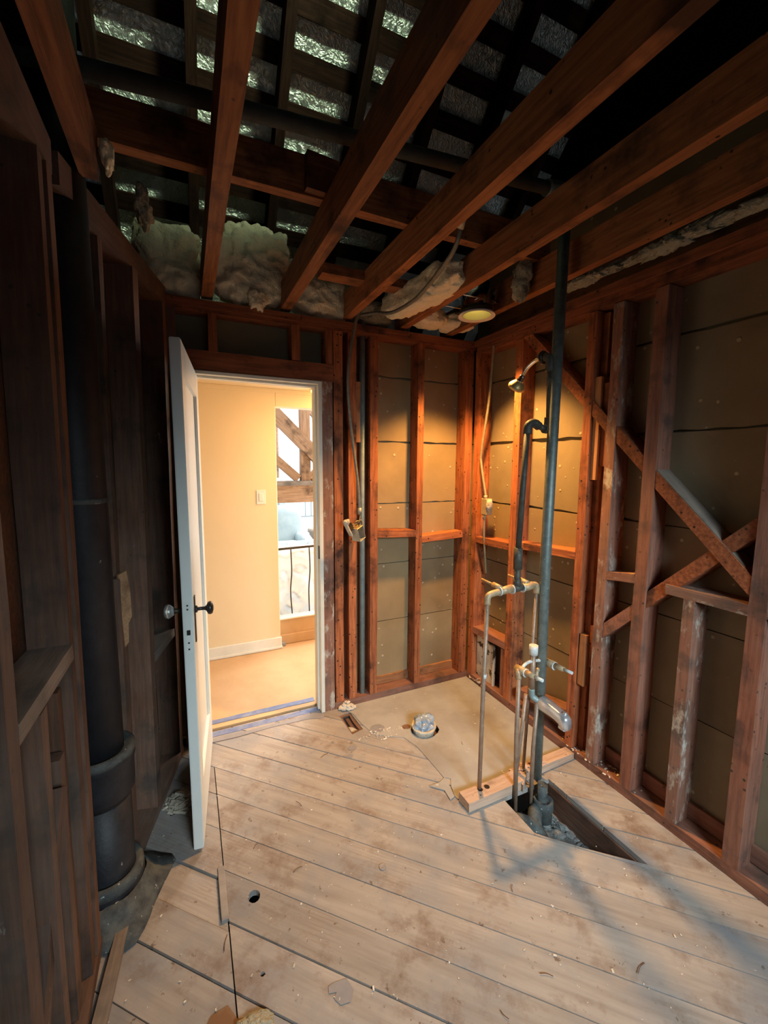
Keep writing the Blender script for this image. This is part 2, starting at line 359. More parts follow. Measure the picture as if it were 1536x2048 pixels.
def blob(name, parent, c, r, mat, amp=.3, freq=6, sub=4, seed=0, pw=2.0, rot=None):
    bm = blob_bm(c, r, amp, freq, sub, seed, pw)
    mw = Matrix.Translation(c) @ (Matrix.Rotation(rot[1], 4, rot[0]) if rot else Matrix.Identity(4))
    return mobj(name, bm, mat, parent, mw, smooth=True)

# ================================================================== SETTING
YB, XR, YP, XP, ZT = 2.408, 1.801, 2.510, 1.903, 2.385
PI = math.pi
# ---- floor -------------------------------------------------------
def clip(poly, a, b, c, keep=1):
    """keep the side a*x+b*y>=c (keep=1) or <= (keep=-1) of a convex polygon"""
    out = []
    for i in range(len(poly)):
        p, q = poly[i], poly[(i+1) % len(poly)]; dp, dq = (a*p[0]+b*p[1]-c)*keep, (a*q[0]+b*q[1]-c)*keep
        if dp >= 0: out.append(p)
        if (dp > 0 > dq) or (dp < 0 < dq):
            t = dp/(dp-dq); out.append((p[0]+(q[0]-p[0])*t, p[1]+(q[1]-p[1])*t))
    return out
def area2(p): return sum(p[i][0]*p[(i+1) % len(p)][1]-p[(i+1) % len(p)][0]*p[i][1] for i in range(len(p)))
def subtract(P, H):
    if area2(H) < 0: H = H[::-1]
    out = []
    for i in range(len(H)):
        (x0, y0), (x1, y1) = H[i], H[(i+1) % len(H)]; a, b = -(y1-y0), (x1-x0); c = a*x0+b*y0
        o = clip(P, a, b, c, -1)
        if len(o) > 2 and abs(area2(o)) > 1e-6: out.append(o)
        P = clip(P, a, b, c, 1)
        if len(P) < 3: break
    return out
floor = boxw('floor', None, -1.2, 2.1, -1.7, 2.52, -.36, -.30, M['dirt'], 0); tag(floor, 'diagonal plank subfloor of the gutted bathroom', kind='structure')
def circ(x, y, r, n=14, sq=1, rot=0): return [(x+r*math.cos(2*PI*k/n+rot), y+r*sq*math.sin(2*PI*k/n+rot)) for k in range(n)]
H_open = [(1.272, 1.197), (1.300, 1.165), (1.34, 1.118), (1.40, 1.062), (1.570, .885), (1.565, 1.40), (1.275, 1.40)]
H_pit = [(.79, 2.33), (.865, 2.345), (.875, 2.15), (.80, 2.13)]
H_drain = circ(1.20, 1.99, .10, 12)
H_round = circ(.155, 1.418, .021, 12, 1.15); H_small = circ(.145, 1.167, .007, 8); H_stack = circ(-.312, 1.62, .13, 12)
H_pile = [(-.13, 1.93), (-.04, 1.95), (-.05, 2.06), (-.15, 2.05)]
holes = [H_open, H_pit, H_drain, H_round, H_small, H_stack, H_pile]
seams = [-.56+.1437*k for k in range(0, 26)]
def fix(u):
    for s in (.72, .862, 1.012, 1.155, 1.298, 1.445, 1.584, 1.733, 1.885, 2.022): 
        if abs(u-s) < .06: return s
    return u
seams = [fix(u) for u in seams]
SQ = math.sqrt(.5)
left_shift = {1.012: .990, 1.155: 1.124}
def floor_boards():
    for i in range(len(seams)-1):
        for part in (0, 1):
            u0, u1 = seams[i], seams[i+1]
            xs, ye = .064, 2.165
            poly = [(-.62, -1.65), (XR+.1, -1.65), (XR+.1, YP-.02), (-.62, YP-.02)]
            if part == 0:
                u0, u1 = left_shift.get(u0, u0), left_shift.get(u1, u1)
                poly = clip(poly, 1, 0, xs-.002, -1)
            g0, g1 = random.uniform(.0012, .0028), random.uniform(.0012, .0028)
            if abs(u1-1.012) < .02 or abs(u1-.862) < .02 or abs(u0-.862) < .02: g0, g1 = .0035, .0035
            poly = clip(poly, SQ, SQ, u0+g0, 1); poly = clip(poly, SQ, SQ, u1-g1, -1)
            if len(poly) < 3: continue
            polys = [poly]
            if part == 1:
                if u1 > 1.6:      # the boards by the doorway run on past the splice
                    polys = [poly]
                else: polys = [clip(poly, 1, 0, xs+.002, 1)]
            elif u0 > 1.56: continue
            for h in holes:
                nxt = []
                for p in polys:
                    if len(p) > 2: nxt += subtract(p, h)
                polys = nxt
            polys = [p for p in polys if len(p) > 2 and abs(area2(p)) > 2e-5]
            if not polys: continue
            bm = bmesh.new(); zt = jit(.0015)
            if part == 0 and 1.1 < u1 < 1.13: zt = -.008
            c = Vector((sum(p[0] for q in polys for p in q)/sum(len(q) for q in polys), sum(p[1] for q in polys for p in q)/sum(len(q) for q in polys), 0))
            R = Matrix.Rotation(PI/4, 2)
            for p in polys:
                pl = [R @ (Vector(q)-c.xy) for q in p]
                A = [bm.verts.new((q.x, q.y, zt)) for q in pl]; B = [bm.verts.new((q.x, q.y, -.022)) for q in pl]
                try:
                    bm.faces.new(A); bm.faces.new(B[::-1])
                    for k in range(len(A)): bm.faces.new((A[k], B[k], B[(k+1) % len(A)], A[(k+1) % len(A)]))
                except ValueError: pass
            mobj('floor_board', bm, M['floor'], floor, Matrix.Translation(c) @ Matrix.Rotation(-PI/4, 4, 'Z'))
floor_boards()
for x in (-.35, .05, .45, .85, 1.25, 1.585):
    lumber('floor_joist', floor, (x, -1.6, -.125), (x, 2.5, -.125), .045, .20, M['joist_under'], side=(0, 0, 1), bev=0)
boxw('filler_strip', floor, .042, .066, 1.375, 1.585, -.01, .006, M['floor'])

# ---- back wall ---------------------------------------------------
wb = boxw('wall_back', None, .80, 1.95, YP+.016, YP+.03, -.02, 2.40, M['green_board'], 0)
tag(wb, 'stripped back wall with the doorway, bare studs and brown lath panels', kind='structure')
def lathpanel(parent, axis, a0, a1, z0, z1, t0, t1, mat, ragged=.0):
    """a lath sheet whose top and bottom edges may be chewed"""
    n = 24 if ragged else 5; poly = []
    for k in range(n+1): poly.append((a0+(a1-a0)*k/n, z0+(abs(jit(ragged)) if ragged and 0 < k < n else 0)))
    for k in range(n, -1, -1): poly.append((a0+(a1-a0)*k/n, z1-(abs(jit(ragged)) if ragged and 0 < k < n else 0)))
    return prism('lath_panel', parent, poly, axis, t0, t1, mat)
zs = [-.02, .0885, .489, .887, 1.289, 1.693, 2.10, 2.34]
for i in range(7):
    cuts = [.80, 1.95]
    for j in range(len(cuts)-1):
        rg = .006 if i in (4, 5, 6) else .0015
        lathpanel(wb, 1, cuts[j]+.0015, cuts[j+1]-.0015, zs[i]+.002, zs[i+1]-.002, YP+jit(.001), YP+.012, M['lath'], rg)
lathpanel(wb, 1, -.07, .80, 2.02, 2.34, YP, YP+.012, M['green_board'])
cy = (YB+YP)/2; D = YP-YB
def stud_b(x0, x1, z0, z1, mat='stud_back', name='stud', y0=YB, y1=YP, **k):
    return lumber(name, wb, ((x0+x1)/2, (y0+y1)/2, z0), ((x0+x1)/2, (y0+y1)/2, z1), x1-x0, y1-y0, M[mat], **k)
stud_b(.722, .788, 0, 2.02, 'plaster_stud', 'trimmer_stud'); stud_b(.796, .850, 0, 2.31, name='king_stud')
stud_b(.886, .936, .045, 2.31); stud_b(1.029, 1.079, .045, 2.31); stud_b(1.358, 1.403, .045, 2.31, 'stud_back'); stud_b(1.730, 1.788, .045, 2.31)
stud_b(.939, .975, 1.681, 2.042, 'scab', 'spacer_block', YB+.03, YP)
stud_b(.129, .171, 2.12, 2.31, name='cripple_stud'); stud_b(.556, .602, 2.12, 2.31, name='cripple_stud'); stud_b(.752, .790, 2.12, 2.31, name='cripple_stud')
stud_b(-.065, -.02, 0, 2.31, 'left_wood', 'stud')
lumber('door_header', wb, (-.02, cy, 2.068), (.794, cy, 2.068), .10, D, M['plate'])
lumber('top_plate', wb, (-.10, cy, 2.347), (1.80, cy, 2.347), .038, D+.004, M['plate']); lumber('top_plate', wb, (-.10, cy+.004, 2.3275-.0005), (1.80, cy+.004, 2.3275-.0005), .034, D, M['plate'])
lumber('sole_plate', wb, (.79, cy, .0225), (1.80, cy, .0225), .045, D, M['low_stud'])
lumber('blocking', wb, (1.079, cy, 1.108), (1.358, cy, 1.094), .045, D, M['stud_back']); lumber('blocking', wb, (1.403, cy, 1.050), (1.730, cy, 1.066), .043, D, M['stud_back'])
lumber('nailing_strip', wb, (1.08, YP-.008, .075), (1.358, YP-.008, .075), .055, .015, M['scab']); lumber('nailing_strip', wb, (1.404, YP-.008, .075), (1.730, YP-.008, .075), .055, .015, M['scab'])

# ---- right wall --------------------------------------------------
wr = boxw('wall_right', None, XP+.016, XP+.03, -1.7, YP+.03, -.02, 2.40, M['green_board'], 0)
tag(wr, 'stripped right wall of bare studs, let-in diagonal braces and lath panels', kind='structure')
off = [0, .62, .2, .75, .05, .5, .3, 0]
for i in range(7):
    ys = [YP]+[[1.499, .325, -.525], [1.17, -.095, -.975], [.745, -.525]][i % 3]+[-1.7]
    for j in range(len(ys)-1):
        rg = .012 if (i in (4, 5) and j == 0) else .0015
        mt = M['lath'] if ys[j+1] > 1.3 else M['lath_r']
        lathpanel(wr, 0, ys[j+1]+.0015, ys[j]-.0015, zs[i]+.002+jit(.001), zs[i+1]-.002, XP+jit(.0015), XP+.012, mt, rg)
cx = (XR+XP)/2
def stud_r(y0, y1, z0, z1, mat='stud', name='stud', x0=XR, x1=XP, **k):
    return lumber(name, wr, ((x0+x1)/2, (y0+y1)/2, z0), ((x0+x1)/2, (y0+y1)/2, z1), y1-y0, x1-x0, M[mat], side=(1, 0, 0), **k)
stud_r(2.352, 2.404, .045, 2.30, 'stud_back'); stud_r(1.964, 2.018, .045, 2.28, 'stud_back', chew=0)
stud_r(1.476, 1.522, .045, 2.28, 'stud'); stud_r(1.339, 1.388, .045, 2.28, 'plaster_stud'); stud_r(1.144, 1.198, .045, 2.28, 'low_stud')
stud_r(.720, .772, .045, 2.28, 'low_stud'); stud_r(.946, .988, .045, 1.015, 'plaster_stud', 'cripple_stud')
stud_r(.30, .35, .045, 2.28, 'stud'); stud_r(-.12, -.07, .045, 2.28, 'stud'); stud_r(-.55, -.50, .045, 2.28, 'stud'); stud_r(-1.0, -.95, .045, 2.28, 'stud')
stud_r(1.440, 1.474, 1.478, 1.972, 'scab', 'scab_board', XR+.012, XP); stud_r(1.404, 1.438, 1.545, 1.94, 'stud', 'scab_board', XR+.03, XP)
stud_r(1.440, 1.474, .045, 2.27, 'stud', 'stud', XR+.045, XP-.002)
stud_r(1.432, 1.468, .413, .685, 'scab', 'scab_board', XR+.006, XR+.044); stud_r(1.395, 1.428, .52, .74, 'stud', 'scab_board', XR+.03, XP-.01)
for y0, y1, za, zb, h in ((2.018, 2.352, 1.042, 1.032, .043), (1.522, 1.964, 1.086, 1.062, .04), (1.198, 1.339, 1.044, 1.024, .04), (.772, 1.062, 1.036, 1.036, .04), (.35, .72, 1.04, 1.04, .04)):
    lumber('blocking', wr, (cx, y0, za), (cx, y1, zb), h, D, M['stud_back'] if y0 > 1.5 else M['plaster_stud'], side=(1, 0, 0))
lumber('blocking', wr, (cx, 2.018, .395), (cx, 2.352, .380), .045, D, M['low_stud'], side=(1, 0, 0))
lumber('blocking', wr, (cx-.004, 1.522, .21), (cx-.004, 1.90, .14), .045, D-.02, M['low_stud'], side=(1, 0, 0))
stud_r(2.020, 2.064, .045, .36, 'low_stud', 'cripple_stud', XR+.01, XP)
def brace(y0, y1, k, sgn, mat='stud', inset=0.):
    # centre line z = k + sgn*y, cut to the faces of the studs it runs between
    w = .052; hh = w/2*math.sqrt(2); za, zb = k+sgn*y0, k+sgn*y1
    poly = [(y0, za-hh), (y1, zb-hh), (y1, zb+hh), (y0, za+hh)]
    return prism('diagonal_brace', wr, poly, 0, XR+.003+inset, XP-.004, M[mat])
brace(1.523, 1.963, .352, 1, 'stud_back'); brace(1.389, 1.475, .352, 1); brace(1.199, 1.338, .356, 1); 
b3 = brace(.773, 1.143, .350, 1, 'stud')
lumber('dust_lined_edge', wr, (cx+.004, .80, 1.150+.0385), (cx+.004, 1.143, 1.493+.0385), .003, D-.012, M['dusty_block'], side=(1, 0, 0))
brace(1.199, 1.338, 2.088, -1, 'low_stud'); brace(.882, 1.143, 2.105, -1, 'stud', .008); brace(.773, .880, 2.112, -1, 'stud', .008); brace(.40, .719, 2.118, -1, 'stud', .006)
lumber('sole_plate', wr, (cx, -1.65, .0225), (cx, 2.406, .0225), .045, D, M['low_stud'], side=(1, 0, 0))
lumber('top_plate', wr, (cx, -1.65, 2.351), (cx, 2.51, 2.351), .042, D+.03, M['plate'], side=(1, 0, 0)); lumber('top_plate', wr, (cx, -1.65, 2.307), (cx, 2.40, 2.307), .044, D, M['plate'], side=(1, 0, 0))
for y0, y1 in ((1.523, 1.963), (1.199, 1.338), (.989, 1.143), (.773, .945), (.36, .719)):
    lumber('nailing_strip', wr, (XP-.009, y0, .085), (XP-.009, y1, .085), .07, .016, M['low_stud'], side=(1, 0, 0))

# ---- left wall (straight near half, splayed far half round the soil stack)
XL = -.310
wl = boxw('wall_left', None, XL-.135, XL-.12, -1.7, 1.44, -.02, 2.40, M['left_board'], 0)
tag(wl, 'dark left wall of rough boards and old studs round the soil stack', kind='structure')
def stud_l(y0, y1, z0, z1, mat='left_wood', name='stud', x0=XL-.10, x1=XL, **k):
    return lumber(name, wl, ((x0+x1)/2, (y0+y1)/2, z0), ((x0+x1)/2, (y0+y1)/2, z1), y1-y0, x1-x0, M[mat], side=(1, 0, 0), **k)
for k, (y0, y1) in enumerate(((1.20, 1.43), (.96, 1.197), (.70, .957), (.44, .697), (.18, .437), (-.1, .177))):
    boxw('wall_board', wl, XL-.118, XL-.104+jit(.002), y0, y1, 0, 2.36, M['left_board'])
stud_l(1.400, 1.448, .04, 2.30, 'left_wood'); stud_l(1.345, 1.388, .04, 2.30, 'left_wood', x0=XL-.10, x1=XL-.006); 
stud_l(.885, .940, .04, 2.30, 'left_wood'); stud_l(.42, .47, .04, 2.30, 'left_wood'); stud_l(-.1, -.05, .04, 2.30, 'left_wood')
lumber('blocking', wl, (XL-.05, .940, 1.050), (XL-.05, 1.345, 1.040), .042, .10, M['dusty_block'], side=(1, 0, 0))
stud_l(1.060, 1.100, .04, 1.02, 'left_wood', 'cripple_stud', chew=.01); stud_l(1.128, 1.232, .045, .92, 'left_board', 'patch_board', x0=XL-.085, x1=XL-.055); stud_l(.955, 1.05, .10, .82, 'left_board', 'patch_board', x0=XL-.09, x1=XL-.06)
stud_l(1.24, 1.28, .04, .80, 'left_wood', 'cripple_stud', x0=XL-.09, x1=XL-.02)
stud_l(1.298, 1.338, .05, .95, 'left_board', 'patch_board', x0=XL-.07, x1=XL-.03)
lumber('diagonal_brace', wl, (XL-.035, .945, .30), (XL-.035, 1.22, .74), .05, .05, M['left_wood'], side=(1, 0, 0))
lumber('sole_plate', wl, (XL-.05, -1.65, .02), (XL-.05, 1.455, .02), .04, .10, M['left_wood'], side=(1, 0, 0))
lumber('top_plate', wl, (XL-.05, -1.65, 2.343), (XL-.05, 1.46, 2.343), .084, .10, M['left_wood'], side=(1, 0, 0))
# splayed half: face line from (-.300,1.46) to (-.075,2.38)
A0, A1 = Vector((-.300, 1.46, 0)), Vector((-.072, 2.40, 0)); AD = (A1-A0).normalized(); AN = Vector((-AD.y, AD.x, 0))
def splay(y, back=0.):
    t = (y-A0.y)/AD.y; return A0+AD*t+AN*back
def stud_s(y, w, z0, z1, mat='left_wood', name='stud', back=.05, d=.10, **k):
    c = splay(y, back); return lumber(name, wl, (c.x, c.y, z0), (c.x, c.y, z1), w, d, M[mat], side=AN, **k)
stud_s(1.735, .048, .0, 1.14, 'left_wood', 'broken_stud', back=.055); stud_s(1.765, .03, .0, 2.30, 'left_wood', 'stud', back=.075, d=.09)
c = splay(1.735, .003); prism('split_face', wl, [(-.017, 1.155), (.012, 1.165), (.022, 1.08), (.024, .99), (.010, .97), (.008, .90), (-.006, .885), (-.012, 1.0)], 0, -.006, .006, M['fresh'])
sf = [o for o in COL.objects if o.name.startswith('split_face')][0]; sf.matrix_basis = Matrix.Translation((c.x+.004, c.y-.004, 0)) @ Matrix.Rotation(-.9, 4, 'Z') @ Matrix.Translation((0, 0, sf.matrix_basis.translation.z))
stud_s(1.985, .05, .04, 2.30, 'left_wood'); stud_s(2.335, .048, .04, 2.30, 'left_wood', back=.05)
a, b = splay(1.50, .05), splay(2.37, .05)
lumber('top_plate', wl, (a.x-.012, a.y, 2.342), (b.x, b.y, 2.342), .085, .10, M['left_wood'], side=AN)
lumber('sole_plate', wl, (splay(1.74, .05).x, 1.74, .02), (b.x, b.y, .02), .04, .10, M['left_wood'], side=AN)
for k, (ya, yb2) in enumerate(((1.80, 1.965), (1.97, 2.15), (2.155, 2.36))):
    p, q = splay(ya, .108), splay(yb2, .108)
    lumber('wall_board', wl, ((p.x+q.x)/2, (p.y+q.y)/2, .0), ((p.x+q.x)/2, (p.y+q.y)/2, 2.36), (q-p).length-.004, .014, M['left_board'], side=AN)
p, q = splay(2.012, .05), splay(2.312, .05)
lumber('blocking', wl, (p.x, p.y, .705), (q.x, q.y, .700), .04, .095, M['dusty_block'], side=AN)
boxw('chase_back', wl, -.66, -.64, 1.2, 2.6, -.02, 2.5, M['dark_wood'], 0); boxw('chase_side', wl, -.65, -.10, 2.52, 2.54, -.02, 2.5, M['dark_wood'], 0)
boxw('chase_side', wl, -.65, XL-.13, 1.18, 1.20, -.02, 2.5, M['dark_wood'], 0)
# floor strip that angles past the stack
lumber('base_strip', wl, (-.285, 1.20, .014), (-.255, 1.50, .014), .035, .02, M['dusty_block'], side=(0, 0, 1))

wl.matrix_basis = Matrix.Translation((XL, 0, 0)) @ Matrix.Rotation(.010, 4, 'Y') @ Matrix.Translation((-XL, 0, 0)) @ wl.matrix_basis
# ---- rear wall behind the photographer, with its window
wk = boxw('wall_rear', None, -.66, .15, -1.74, -1.70, -.02, 2.42, M['lath_r'], 0); tag(wk, 'rear wall with a window', kind='structure')
boxw('wall_section', wk, 1.35, 1.95, -1.74, -1.70, -.02, 2.42, M['lath_r'], 0); boxw('wall_section', wk, .15, 1.35, -1.74, -1.70, -.02, 1.15, M['lath_r'], 0); boxw('wall_section', wk, .15, 1.35, -1.74, -1.70, 2.15, 2.42, M['lath_r'], 0)

# ---- ceiling joists ----------------------------------------------
ce = empty('ceiling', (0, 0, ZT), 'open ceiling of bare joists under the dark attic', kind='structure')
JH = .138
for (xa, xb, yend, m) in ((-.248, -.200, 1.60, 'joist'), (.103, .157, 2.46, 'joist'), (.503, .556, 2.46, 'joist'), (.862, .910, 2.46, 'joist'), (1.232, 1.281, 2.50, 'joist'), (1.570, 1.617, 2.50, 'joist')):
    lumber('ceiling_joist', ce, ((xa+xb)/2+.0, -1.7, ZT+JH/2+.001), ((xa+xb)/2, yend, ZT+JH/2+.001), xb-xa, JH, M[m], side=(0, 0, 1), wob=.002)
lumber('ceiling_joist', ce, (1.99, -1.7, ZT+JH/2+.04), (1.99, 2.5, ZT+JH/2+.04), .04, JH, M['joist'], side=(0, 0, 1))
zc = ZT+JH
lumber('cross_beam', ce, (-.50, 1.655, zc+.07), (1.64, 1.655, zc+.07), .046, .138, M['joist'], side=(0, 0, 1), wob=.002)
lumber('cross_block', ce, (.435, 1.618, zc+.075), (.555, 1.622, zc+.072), .035, .125, M['joist'], side=(0, 0, 1))
lumber('cross_ledger', ce, (.64, 2.14, ZT+.115), (1.20, 2.145, ZT+.115), .09, .045, M['joist'], side=(0, 0, 1)); 
lumber('ceiling_joist', ce, (-.62, 2.3, ZT+.24), (-.24, 1.1, ZT+.24), .04, .12, M['dark_wood'], side=(0, 0, 1))

# ---- roof --------------------------------------------------------
TH = math.radians(47); CT, ST = math.cos(TH), math.sin(TH)
def roofp(x, y, h): # point on the rafter underside plane, h above it
    z = 3.35-(y-2.4)*math.tan(TH); return Vector((x, y+h*ST, z+h*CT))
roof = empty('ceiling_roof', (0, 0, 3), 'underside of the dark pitched roof with spaced battens over crinkled foil', kind='structure')
for x in (-.72, -.31, .10, .527, .93, 1.34, 1.75, 2.16):
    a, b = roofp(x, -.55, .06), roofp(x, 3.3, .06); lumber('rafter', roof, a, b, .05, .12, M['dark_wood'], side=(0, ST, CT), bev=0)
s0 = (2.235-2.4)/CT
for k in range(-14, 6):
    y = 2.13+.136*k*1.0; a, b = roofp(-.95, y, .13), roofp(2.4, y, .13)
    if k < -13: continue
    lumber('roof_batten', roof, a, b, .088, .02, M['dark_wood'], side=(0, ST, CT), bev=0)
bm = bmesh.new(); gx, gy = 60, 60; g = []
for i in range(gx+1):
    row = []
    for j in range(gy+1):
        x = -.95+3.35*i/gx; y = .2+3.0*j/gy; h = .15+.006*noise.noise(Vector((x*9, y*9, 0))); row.append(bm.verts.new(roofp(x, y, h)))
    g.append(row)
for i in range(gx):
    for j in range(gy): bm.faces.new((g[i][j], g[i+1][j], g[i+1][j+1], g[i][j+1]))
mobj('foil_sheet', bm, M['foil'], roof, smooth=True)
prism('roof_deck', roof, [(-.75, 7.05), (3.6, 2.385), (3.6, 2.48), (-.75, 7.15)], 0, -1.0, 2.45, M['dark_wood'])
prism('roof_deck', roof, [(-.75, 7.05), (-3.2, 2.42), (-3.2, 2.52), (-.75, 7.15)], 0, -1.0, 2.45, M['dark_wood'])
for x in (-1.02, 2.45):
    prism('gable_board', roof, [(-3.3, 2.2), (3.8, 2.2), (-.75, 7.2)], 0, x, x+.02, M['dark_wood'])
boxw('upper_wall_board', wr, 2.03, 2.05, -1.7, 2.7, 2.36, 3.05, M['lath_r'], 0)
boxw('ceiling_rear', None, -1.0, 2.45, -3.2, -1.70, 2.38, 2.40, M['dark_wood'], 0)['kind'] = 'structure'

# ================================================================== DOORWAY, HALL, ROOM BEYOND
t1 = boxw('trim_1', None, .700, .722, 2.398, 2.54, .004, 2.015, M['white']); tag(t1, 'white painted door jamb', kind='structure')
boxw('jamb_head', t1, .012, .722, 2.400, 2.54, 2.000, 2.018, M['white']); boxw('jamb_side', t1, .000, .016, 2.400, 2.54, .004, 2.0, M['white'])
boxw('door_stop', t1, .690, .701, 2.44, 2.475, .006, 1.99, M['white']); boxw('door_stop', t1, .016, .700, 2.44, 2.475, 1.988, 2.0, M['white'])
boxw('latch_plate', t1, .6985, .7005, 2.405, 2.43, .98, 1.06, M['brass_dark'], 0)
fh = boxw('floor_hall', None, -1.2, 2.6, 2.52, 3.56, -.05, -.002, M['hall_paper'], 0); tag(fh, kind='structure')
ch = boxw('ceiling_hall', None, -1.2, 2.6, 2.56, 3.56, 2.135, 2.16, M['cream'], 0); tag(ch, kind='structure')
wh = boxw('wall_hall', None, -1.2, .660, 3.472, 3.60, -.02, 2.14, M['cream'], .004); tag(wh, 'cream hallway wall beyond the door', kind='structure')
boxw('wall_section', wh, .660, 2.6, 3.53, 3.60, -.02, .215, M['hall_paper'], .003); boxw('wall_section', wh, .660, 2.6, 3.472, 3.60, 2.0, 2.4, M['cream'], .003)
boxw('wall_section', wh, 1.9, 2.6, 3.472, 3.60, .215, 2.0, M['cream'], 0); boxw('wall_section', wh, -1.2, .0, 2.53, 2.56, 0, 2.14, M['cream'], 0)
boxw('wall_section', wh, .722, 2.6, 2.545, 2.56, 0, 2.14, M['cream'], 0); boxw('wall_section', wh, 2.6, 2.65, 2.5, 3.6, 0, 2.14, M['cream'], 0); boxw('wall_section', wh, -1.25, -1.2, 2.5, 3.6, 0, 2.14, M['cream'], 0)
boxw('wall_section', wh, -1.2, 2.6, 3.56, 3.60, 2.1, 3.7, M['far_white'], 0); boxw('wall_section', wh, .0, .722, 2.545, 2.56, 2.0, 2.15, M['cream'], 0)
boxw('sill_cap', wh, .66, 1.9, 3.52, 3.61, .215, .228, M['white'], .002); boxw('picture_rail', wh, -1.2, 1.9, 3.462, 3.472, 2.105, 2.135, M['cream'], .002)
bb = boxw('baseboard_hall', None, -1.2, .668, 3.455, 3.472, 0, .095, M['white'], .004); tag(bb, kind='structure')
boxw('base_shoe', bb, -1.2, .672, 3.443, 3.455, 0, .02, M['white'], .003); boxw('baseboard_return', bb, .666, 2.6, 3.514, 3.53, 0, .085, M['hall_paper'], .003)
boxw('corner_scuff', bb, .668, .705, 3.48, 3.515, 0, .03, M['grey_patch'], .004)
fl = boxw('floor_living', None, -1.8, 4.6, 3.6, 7.6, -.35, -.30, M['far_white'], 0); tag(fl, kind='structure')
for n_, a_ in (('wall_far', (-1.8, 4.6, 7.5, 7.55, -.3, 3.7)), ('wall_far_left', (-1.85, -1.8, 3.6, 7.5, -.3, 3.7)), ('wall_far_right', (4.6, 4.65, 3.6, 7.5, -.3, 3.7)), ('ceiling_living', (-1.8, 4.6, 3.6, 7.55, 3.7, 3.75))):
    tag(boxw(n_, None, *a_, M['far_white'], 0), kind='structure')
w2 = boxw('window_1', None, 1.05, 1.42, 7.46, 7.50, 1.3, 3.2, M['far_white'], .004); tag(w2, kind='structure')
boxw('window_mullion', w2, 1.42, 1.45, 7.43, 7.49, 1.3, 3.3, M['truss'], 0); boxw('window_mullion', w2, 1.9, 1.93, 7.43, 7.49, 1.3, 3.3, M['truss'], 0)
# timber truss
tr = empty('roof_truss', (1.3, 5.0, 1.1), 'brown timber truss with diagonals seen through the hall opening', 'truss')
lumber('bottom_chord', tr, (-1.7, 5.0, 1.19), (4.5, 5.0, 1.19), .20, .12, M['truss']); lumber('chord_cap', tr, (-1.7, 4.99, 1.318), (4.5, 4.99, 1.318), .052, .16, M['dusty_block'])
lumber('king_post', tr, (1.285, 5.0, 1.345), (1.285, 5.0, 2.9), .11, .10, M['truss'])
lumber('main_strut', tr, (1.55, 4.94, 1.50), (.10, 4.94, 2.965-.05), .155, .08, M['truss']); lumber('lower_strut', tr, (1.20, 5.0, 1.37), (.30, 5.0, 2.16), .095, .08, M['truss'])
lumber('lower_strut', tr, (1.345, 5.0, 1.37), (1.95, 5.0, 1.93), .095, .08, M['truss'])
for k in range(6):
    lumber('rafter', tr, (1.25+.16*k+.2, 6.3, 2.62-.02*k), (1.9+.16*k+.2, 6.3, 1.85), .05, .06, M['truss'])
# railing
rl = empty('stair_railing', (1.2, 3.64, .23), 'thin dark metal railing in front of white plastic sheeting', 'railing')
tube('handrail', rl, [(.5, 3.66, .80), (1.9, 3.64, .835)], .010, M['brass_dark'])
for x in (.60, .80, .965, 1.15, 1.35, 1.55):
    tube('baluster', rl, spline([(x, 3.65, .81), (x+.006, 3.655, .6), (x-.008, 3.65, .42), (x-.002+jit(.006), 3.65, .215)], 5), .0055, M['brass_dark'], 6)
def sheet(name, fn, nu, nv, mat, label, cat, group=None, parent=None):
    bm = bmesh.new(); g = [[bm.verts.new(fn(i/nu, j/nv)) for j in range(nv+1)] for i in range(nu+1)]
    for i in range(nu):
        for j in range(nv): bm.faces.new((g[i][j], g[i+1][j], g[i+1][j+1], g[i][j+1]))
    o = centre(mobj(name, bm, mat, parent, smooth=True)); m = o.modifiers.new('thickness', 'SOLIDIFY'); m.thickness = .002
    return tag(o, label, cat, group) if label else o
def folds(x, z, k=1.):
    s = Vector((x*3+z*2.2, x*1.2-z*3, 1)); return (abs(noise.noise(s*2.2*k))**.6*.09+abs(noise.noise(s*6*k))**.7*.03)
sheet('plastic_sheet', lambda u, v: (.4+1.6*u, 3.76+folds(u*1.6, v*.7), .02+.78*v), 70, 40, M['plastic'], 'white plastic sheet hung behind the stair railing below the handrail', 'plastic sheet')
# covered furniture beyond
so = empty('covered_armchair', (1.15, 5.9, -.3), 'pale blue armchair wrapped in clear plastic beyond the railing', 'armchair')
blob('seat', so, (1.15, 5.75, .30), (.34, .30, .16), M['cloth'], .08, 3, 4, 1, 5); blob('backrest', so, (1.15, 6.15, .62), (.34, .12, .32), M['cloth'], .08, 3, 4, 2, 5)
blob('arm_rest', so, (.80, 5.8, .42), (.08, .30, .15), M['cloth'], .08, 3, 3, 3, 4); blob('arm_rest', so, (1.46, 5.8, .42), (.08, .30, .15), M['cloth'], .08, 3, 3, 4, 4)
blob('base', so, (1.15, 5.85, -.08), (.36, .34, .22), M['wrap'], .06, 4, 4, 5, 6)
sheet('chair_cover', lambda u, v: (.72+.86*u, 5.42-folds(u, v, 1.4)*.7, -.25+.80*v), 44, 44, M['plastic_clear'], 'crinkled clear plastic cover in front of the blue armchair', 'plastic sheet')
sheet('plastic_curtain', lambda u, v: (1.02+.55*u, 6.45+.05*math.sin(u*26+v*3)+folds(u, v)*.5, .0+1.3*v), 60, 20, M['plastic_clear'], 'white plastic curtain hanging behind the armchair', 'plastic sheet')
sheet('plastic_drape', lambda u, v: (.60+.62*u, 6.22+.04*math.sin(u*40)+folds(u, v)*.3, .55+.7*v), 60, 16, M['wrap'], 'grey blue folded drape hanging left of the plastic curtain', 'drape')
